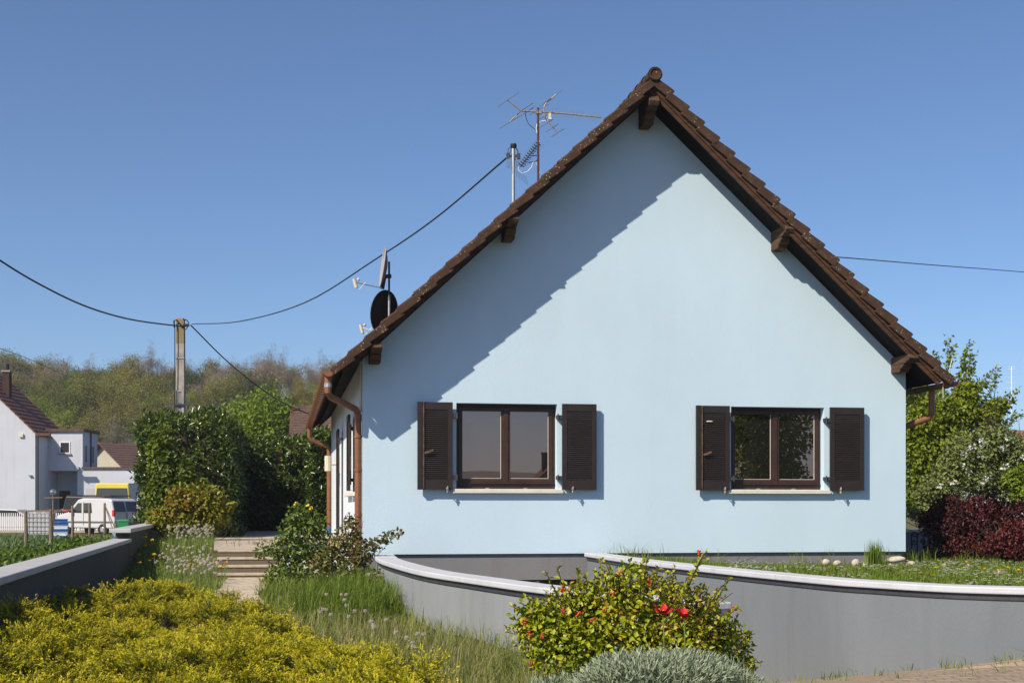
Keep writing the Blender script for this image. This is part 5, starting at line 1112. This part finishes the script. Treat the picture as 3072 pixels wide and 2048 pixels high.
# undergrowth hides the hill floor
n = 42000; x = rng.uniform(-105, -5, n); y = rng.uniform(122, 205, n); ok = (x > -.5 * y) & (x < -.05 * y); x, y = x[ok], y[ok]; n = len(x)
P = np.stack([x, y, gz(x, y) + rng.random(n) ** 2 * 3.2], 1); tag(leaves('undergrowth', P, unit(n), unit(n) + [0, 0, .5], .5, .34, M['l_forest']), kind='stuff')

# ------------------------------------------------------------------ grasses and small flowers
def scatter(n, x0, x1, y0, y1, cond):
    x = rng.uniform(x0, x1, n); y = rng.uniform(y0, y1, n); ok = cond(x, y); x, y = x[ok], y[ok]; return np.stack([x, y, gz(x, y)], 1)
def in_garden(x, y):
    xl, xr = inside(x, y); a = (x > wallx(y) + .02) & (x < np.where(y > 10.2, xl - .12, 1.4)) & ~((x < jright(y) - .18) & (x > jleft(y)) & (y < 14.8))
    pc = -3.05 - .155 * (y - 14.2); a &= ~((np.abs(x - pc) < .27) & (y > 13))
    hx = (x - C0.x) * UX + (y - C0.y) * UY; hv = -(x - C0.x) * UY + (y - C0.y) * UX
    return a & ~((hx > -2.32) & (hv > .5)) & ~((hx > -2.38 - .04 * (hv - 2)) & (hv > 1.9)) & ~((hx > 0) & (hv > -.02))
P = scatter(150000, -9, 1.6, 6.5, 32, lambda x, y: in_garden(x, y)); P = P[rng.random(len(P)) < np.clip(1.15 - .02 * P[:, 1], .35, 1) * (.65 + .5 * nz(P[:, 0], P[:, 1], 0, 1.9, 7.))]
n = len(P); tone = .30 + .60 * rng.random(n) + .25 * nz(P[:, 0], P[:, 1], 0, 1.4)
tag(blades('grass', P, (.06 + .17 * rng.random(n)) * (1 + .5 * nz(P[:, 0], P[:, 1], 0, 2., 3.)), .0065 + .004 * (P[:, 1] > 15), M['l_grass'], t=tone, lean=.75, curl=.8), kind='stuff')
P = scatter(60000, -4, -.3, 12.5, 20.5, lambda x, y: in_garden(x, y) & (((x + 2.0) / .65) ** 2 + ((y - 17.2) / 2.2) ** 2 < 1)); n = len(P)
tag(blades('lush_grass', P[:2600], .22 + .24 * rng.random(min(n, 2600)), .009, M['l_lush'], lean=.6, curl=.8), kind='stuff')
P = scatter(60000, -2.6, 1.5, 7.2, 14.5, lambda x, y: in_garden(x, y) & (x > jright(y) - .1) & (x < jright(y) + 1.5)); P = P[:3600]; n = len(P)
tag(blades('dry_grass', P, .12 + .34 * rng.random(n) ** 1.5, .0045, M['l_dry'], lean=.6, curl=1.), kind='stuff')
def on_lawn(x, y):
    xl, xr = inside(x, y); hx = (x - C0.x) * UX + (y - C0.y) * UY; hv = -(x - C0.x) * UY + (y - C0.y) * UX
    return (x > np.where(y > 12.2, xr + .16, 99)) & ~((hx < 9.05) & (hv > -.03))
def on_lawn2(x, y):
    rx = np.array([p.x for p in RW]); ry = np.array([p.y for p in RW]); yy = np.interp(x, rx, ry); hx = (x - C0.x) * UX + (y - C0.y) * UY; hv = -(x - C0.x) * UY + (y - C0.y) * UX
    xl, xr = inside(x, y)
    return (y > yy + .18) & (x > np.where(y > 13, xr + .17, 3.5)) & ~((hx < 9.05) & (hv > -.03))
def keep(pts): return [p for p in pts if bool(on_lawn2(np.array([p[0]]), np.array([p[1]]))[0])]
def lz(P): P = P.copy(); P[:, 2] = .74 - .10 * sst(1.8, 4.2, P[:, 0]); return P
P = lz(scatter(100000, 1.3, 12, 12, 27, on_lawn2)); n = len(P); hx = -(P[:, 0] - C0.x) * UY + (P[:, 1] - C0.y) * UX
hh = .05 + .07 * rng.random(n) + .05 * (P[:, 0] > 7) * rng.random(n) + .06 * (P[:, 0] < 3) * rng.random(n)
tag(blades('lawn_grass', P, hh, .011, M['l_grass'], t=.05 + rng.random(n) * .75, lean=.6), kind='stuff')
P = lz(scatter(9000, 1.3, 8, 18, 23, lambda x, y: on_lawn2(x, y) & (-(x - C0.x) * UY + (y - C0.y) * UX > -.45) & (nz(x, y, 0, 2.5) > .15))); P = P[:420]
tag(blades('edge_grass', P, .18 + .22 * rng.random(len(P)), .009, M['l_grass'], lean=.5, curl=.9), kind='stuff')
P = lz(scatter(12000, 3.2, 12, 12.2, 23, lambda x, y: on_lawn2(x, y) & (nz(x, y, 0, 1.2, 1.) + .5 * (x > 6) > .0))); P = P[:2600]; P[:, 2] += .07 + .05 * rng.random(len(P)); n = len(P)
PP = np.repeat(P, 5, 0); a = np.tile(np.arange(5) * 1.257, n); Dd = np.stack([np.cos(a), np.sin(a), .25 * np.ones(len(a))], 1)
tag(leaves('daisies', PP - Dd * .003, Dd, np.tile([0, 0, 1.], (len(a), 1)), .027, .026, M['l_white']), kind='stuff')
# tall tuft by the plinth
tf = at(2625, 1705, 21.9); t = thing('grass_tuft', 'tall slender tuft of grass against the plinth near the house corner', 'grass tuft', (tf.x, 21.9, .64)); P = np.stack([rng.normal(size=150) * .07, rng.normal(size=150) * .05, np.zeros(150)], 1)
blades('blades', P, .30 + .22 * rng.random(150), .012, M['l_lush'], t, lean=.12)
# dandelion clocks and flowers
def clock_proto(label, group, h):
    t = thing('dandelion_clock', label, 'dandelion', (0, 0, 0), 0, group)
    MB().tube([(0, 0, 0), (.01, 0, h * .5), (0, .005, h)], .0028, 5).build('stem', M['stemg'], t)
    n = 170; u = unit(n); r = .030
    V, T, tt = leaf_arrays(u * r * .75 + [0, 0, h + .012], unit(n), u, .015, .007, rng.random(n), fold=0.)
    V2, T2, t2 = leaf_arrays(np.tile([0, 0, h + .012], (n, 1)), u, unit(n), r, .0012, rng.random(n), fold=0.)
    npmesh('seed_head', np.concatenate([V, V2]), np.concatenate([T, T2 + len(V)]), M['l_fluff'], np.concatenate([tt, t2]), t); kids(t); return t
def flower_proto(label, group, h):
    t = thing('dandelion_flower', label, 'dandelion', (0, 0, 0), 0, group)
    MB().tube([(0, 0, 0), (.008, 0, h * .6), (0, 0, h)], .0028, 5).build('stem', M['stemg'], t)
    n = 60; a = rng.random(n) * 6.28; el = rng.random(n); D = np.stack([np.cos(a), np.sin(a), .2 + 1.2 * el], 1); leaves('bloom', np.tile([0, 0, h], (n, 1)), D, np.tile([0, 0, 1.], (n, 1)), .028, .008, M['l_yel'], t); kids(t); return t
def put(pr, pts, first=True, s0=.85, s1=1.2):
    for k, p in enumerate(pts):
        o = pr if k == 0 else copy_tree(pr)
        o.location = (p[0], p[1], p[2]); s = random.uniform(s0, s1); o.scale = (s, s, s); o.rotation_euler = (random.gauss(0, .1), random.gauss(0, .1), random.uniform(0, 6))
lab = 'white dandelion clock in the long grass between boundary wall and steps'
P = scatter(2600, -8.5, -3.5, 17.8, 29, lambda x, y: in_garden(x, y) & (x < -3.85 - .1 * (y - 20)) & (x > wallx(y) + .5 + .25 * (y < 21)) & (nz(x, y, 0, 1.6, 2.) + .3 * (y > 21) > -.35)); put(clock_proto(lab, 'dandelion clocks by the steps', .46), P[:240], s0=.55, s1=.9)
cp_ = [(957, 1825), (985, 1824), (961, 1841), (985, 1846), (1020, 1817), (1026, 1802), (983, 1772), (1023, 1782), (1036, 1771), (1052, 1846), (1067, 1835), (1112, 1873), (1122, 1878), (1133, 1888), (1110, 1872), (1214, 1908), (1243, 1901), (1252, 1920), (1258, 1931), (1288, 1900), (1159, 1858), (1203, 1895), (1545, 1925), (1087, 1834)]
pts = []
for px, py in cp_:
    hz = .34; Y = 12.5
    for _ in range(12): Y = (EYE - float(gz((px - 1536) / F * Y, Y)) - hz) * F / (py - HY)
    x = (px - 1536) / F * Y; pts.append((x, Y, float(gz(x, Y)) + hz - .46 * .67))
put(clock_proto('white dandelion clock in the grass between the juniper and the grey curved wall', 'dandelion clocks beside the juniper', .46), pts, s0=.62, s1=.72)
pts = [(onz(px, py, .88).x, onz(px, py, 0.88).y, .65) for px, py in ((2022, 1678), (2210, 1690), (2196, 1694), (2306, 1691), (2905, 1682), (3003, 1706), (2836, 1683))]
put(clock_proto('white dandelion clock in the daisy lawn above the right wall', 'dandelion clocks on the lawn', .16), keep(pts), s0=.95, s1=1.1)
P = scatter(900, -8, -3.5, 19, 26, lambda x, y: in_garden(x, y) & (x < -4.0 - .1 * (y - 20)) & (nz(x, y, 0, 1.9, 4.) > .2)); put(flower_proto('yellow dandelion flower in the long grass left of the steps', 'yellow dandelions by the steps', .2), P[:26], s0=1.2, s1=1.6)
pts = [(onz(px, py, .85).x, onz(px, py, .85).y, .65) for px, py in ((2465, 1680), (2045, 1672), (2125, 1680), (2808, 1694), (2815, 1694), (2895, 1690), (2892, 1694), (2950, 1700), (2948, 1706), (3055, 1708), (3002, 1712), (2835, 1685), (2758, 1717), (2985, 1702), (3018, 1698), (2795, 1722))]
put(flower_proto('yellow dandelion flower in the daisy lawn above the right wall', 'yellow dandelions on the lawn', .15), keep(pts), s0=1.0, s1=1.4)
# weeds on the driveway and terrace
P = scatter(4000, 2.4, 7, 10.6, 14, lambda x, y: (y < np.interp(x, [p.x for p in RW], [p.y for p in RW]) - .14)); P[:, 2] = drivez(P[:, 0], P[:, 1]); yw = np.interp(P[:, 0], [p.x for p in RW], [p.y for p in RW]); k = rng.random(len(P)) < np.where(yw - P[:, 1] < .3, .5, .06); P = P[k]; c = P[rng.integers(0, len(P), 60)]; P = np.repeat(c, 7, 0) + rng.normal(size=(420, 3)) * [.04, .04, 0]
tag(blades('driveway_weeds', P, .04 + .08 * rng.random(len(P)), .006, M['l_grass'], t=.3 + .7 * rng.random(len(P)), lean=.8), kind='stuff')
q = [H(-2.3 + 2.2 * random.random(), 3.6 + 9 * random.random(), .925) for _ in range(34)]; P = np.repeat(arr(q), 8, 0) + rng.normal(size=(272, 3)) * [.07, .05, 0]
tag(blades('terrace_weeds', P, .04 + .08 * rng.random(len(P)), .010, M['l_rosered'], lean=.6), kind='stuff')
# vegetable rows beyond the boundary wall
def veg(x, y): return (x < wallx(y) - .45) & (x > -.42 * y)
P = scatter(60000, -27, -4, 10, 58, lambda x, y: veg(x, y) & (x > wallx(y) - 4.5 - .12 * y)); P = P[rng.random(len(P)) < np.clip(1.3 - .015 * P[:, 1], .3, 1)]; n = len(P); P[:, 2] += rng.random(n) ** .7 * .30 * (.75 + .5 * nz(P[:, 0], P[:, 1], 0, 1.7))
tag(leaves('vegetable_leaves', P, unit(n) + [0, 0, .3], unit(n) * .6 + [0, 0, 1], .10 + .06 * rng.random(n), .08, M['l_veg']), kind='stuff')
P = scatter(9000, -24, -7, 34, 55, lambda x, y: (x < -.338 * y) & (x > -.42 * y)); tag(blades('leek_blades', P, .25 + .22 * rng.random(len(P)), .035, M['l_leek'], lean=.35), kind='stuff')

# ------------------------------------------------------------------ spring haze
hm = bpy.data.materials.new('haze'); hm.use_nodes = True; hn = hm.node_tree.nodes; hn.clear()
ho = hn.new('ShaderNodeOutputMaterial'); pv = hn.new('ShaderNodeVolumePrincipled'); pv.inputs['Color'].default_value = (.86, .91, 1., 1); pv.inputs['Density'].default_value = .0004; pv.inputs['Anisotropy'].default_value = .25
hm.node_tree.links.new(pv.outputs[0], ho.inputs['Volume'])
tag(MB().bb(-950, 950, -950, 1560, -4, 46).build('haze', hm), kind='stuff')

# ------------------------------------------------------------------ what stands across the street (seen in the window panes)
t = thing('street_tree', 'leafy tree across the street mirrored in the right window', 'tree', (16.9, .4, .3)); n = 11000
cs = np.array([(-.9, 0, 1.5), (.6, .2, 1.9), (-.6, 0, 3.4), (.8, 0, 3.9), (0, 0, 5.2), (-1.0, .1, 4.6), (.3, -.3, 2.8)]); k = rng.integers(0, 7, n); U = unit(n)
P = cs[k] + U * (rng.random(n) ** .5)[:, None] * [1.0, 1.0, 1.15]; leaves('crown', P, U + unit(n), U + unit(n), .16 * (.6 + .8 * rng.random(n)), .10, M['l_fresh'], t, t=.15 * k % .6 + .5 * rng.random(n))
MB().tube([(0, 0, -.1), (.05, 0, 2), (0, 0, 4.5)], [.16, .12, .05], 8).build('trunk', M['bark'], t)
lowhouse('street_house', 'house with steep brown gable across the street mirrored in the left window', (28.5, -47, .2), R(16) + math.pi, 6.5, 10, 2.6, 5.6, cream, M['roofbrown'], .4, ((1.5, 4, 1.2),), wins_=((-1.5, 1, 1.2, 1.4), (1.5, 1, 1.2, 1.4)))
b = MB(); b.tube([(0, 0, 0), (-.15, 0, 3), (-.4, 0, 5.6)], .028, 6); b.tube([(-.7, 0, 5.55), (-.1, 0, 5.65)], .02, 5); tag(b.build('mast', M['darkmetal']), 'thin leaning mast across the street mirrored in the left window', 'mast').location = (14.6, -28, .2)
n = 40; b = MB(); vs = []
for r_, zf in ((0, 0), (1, .7), (2, 1.), (3, .8)):
    for k in range(n + 1): x = -700 + 1600 * k / n; vs.append((x, -420 - r_ * 120, -2 + zf * (17 + 7 * math.sin(x * .011) + 4 * math.sin(x * .027 + 1))))
b.add(vs, [(r_ * (n + 1) + k, r_ * (n + 1) + k + 1, (r_ + 1) * (n + 1) + k + 1, (r_ + 1) * (n + 1) + k) for r_ in range(3) for k in range(n)]); tag(b.build('hills', mat('far_hill', (.13, .14, .13), .95, .2, .02), smooth=True), kind='structure')
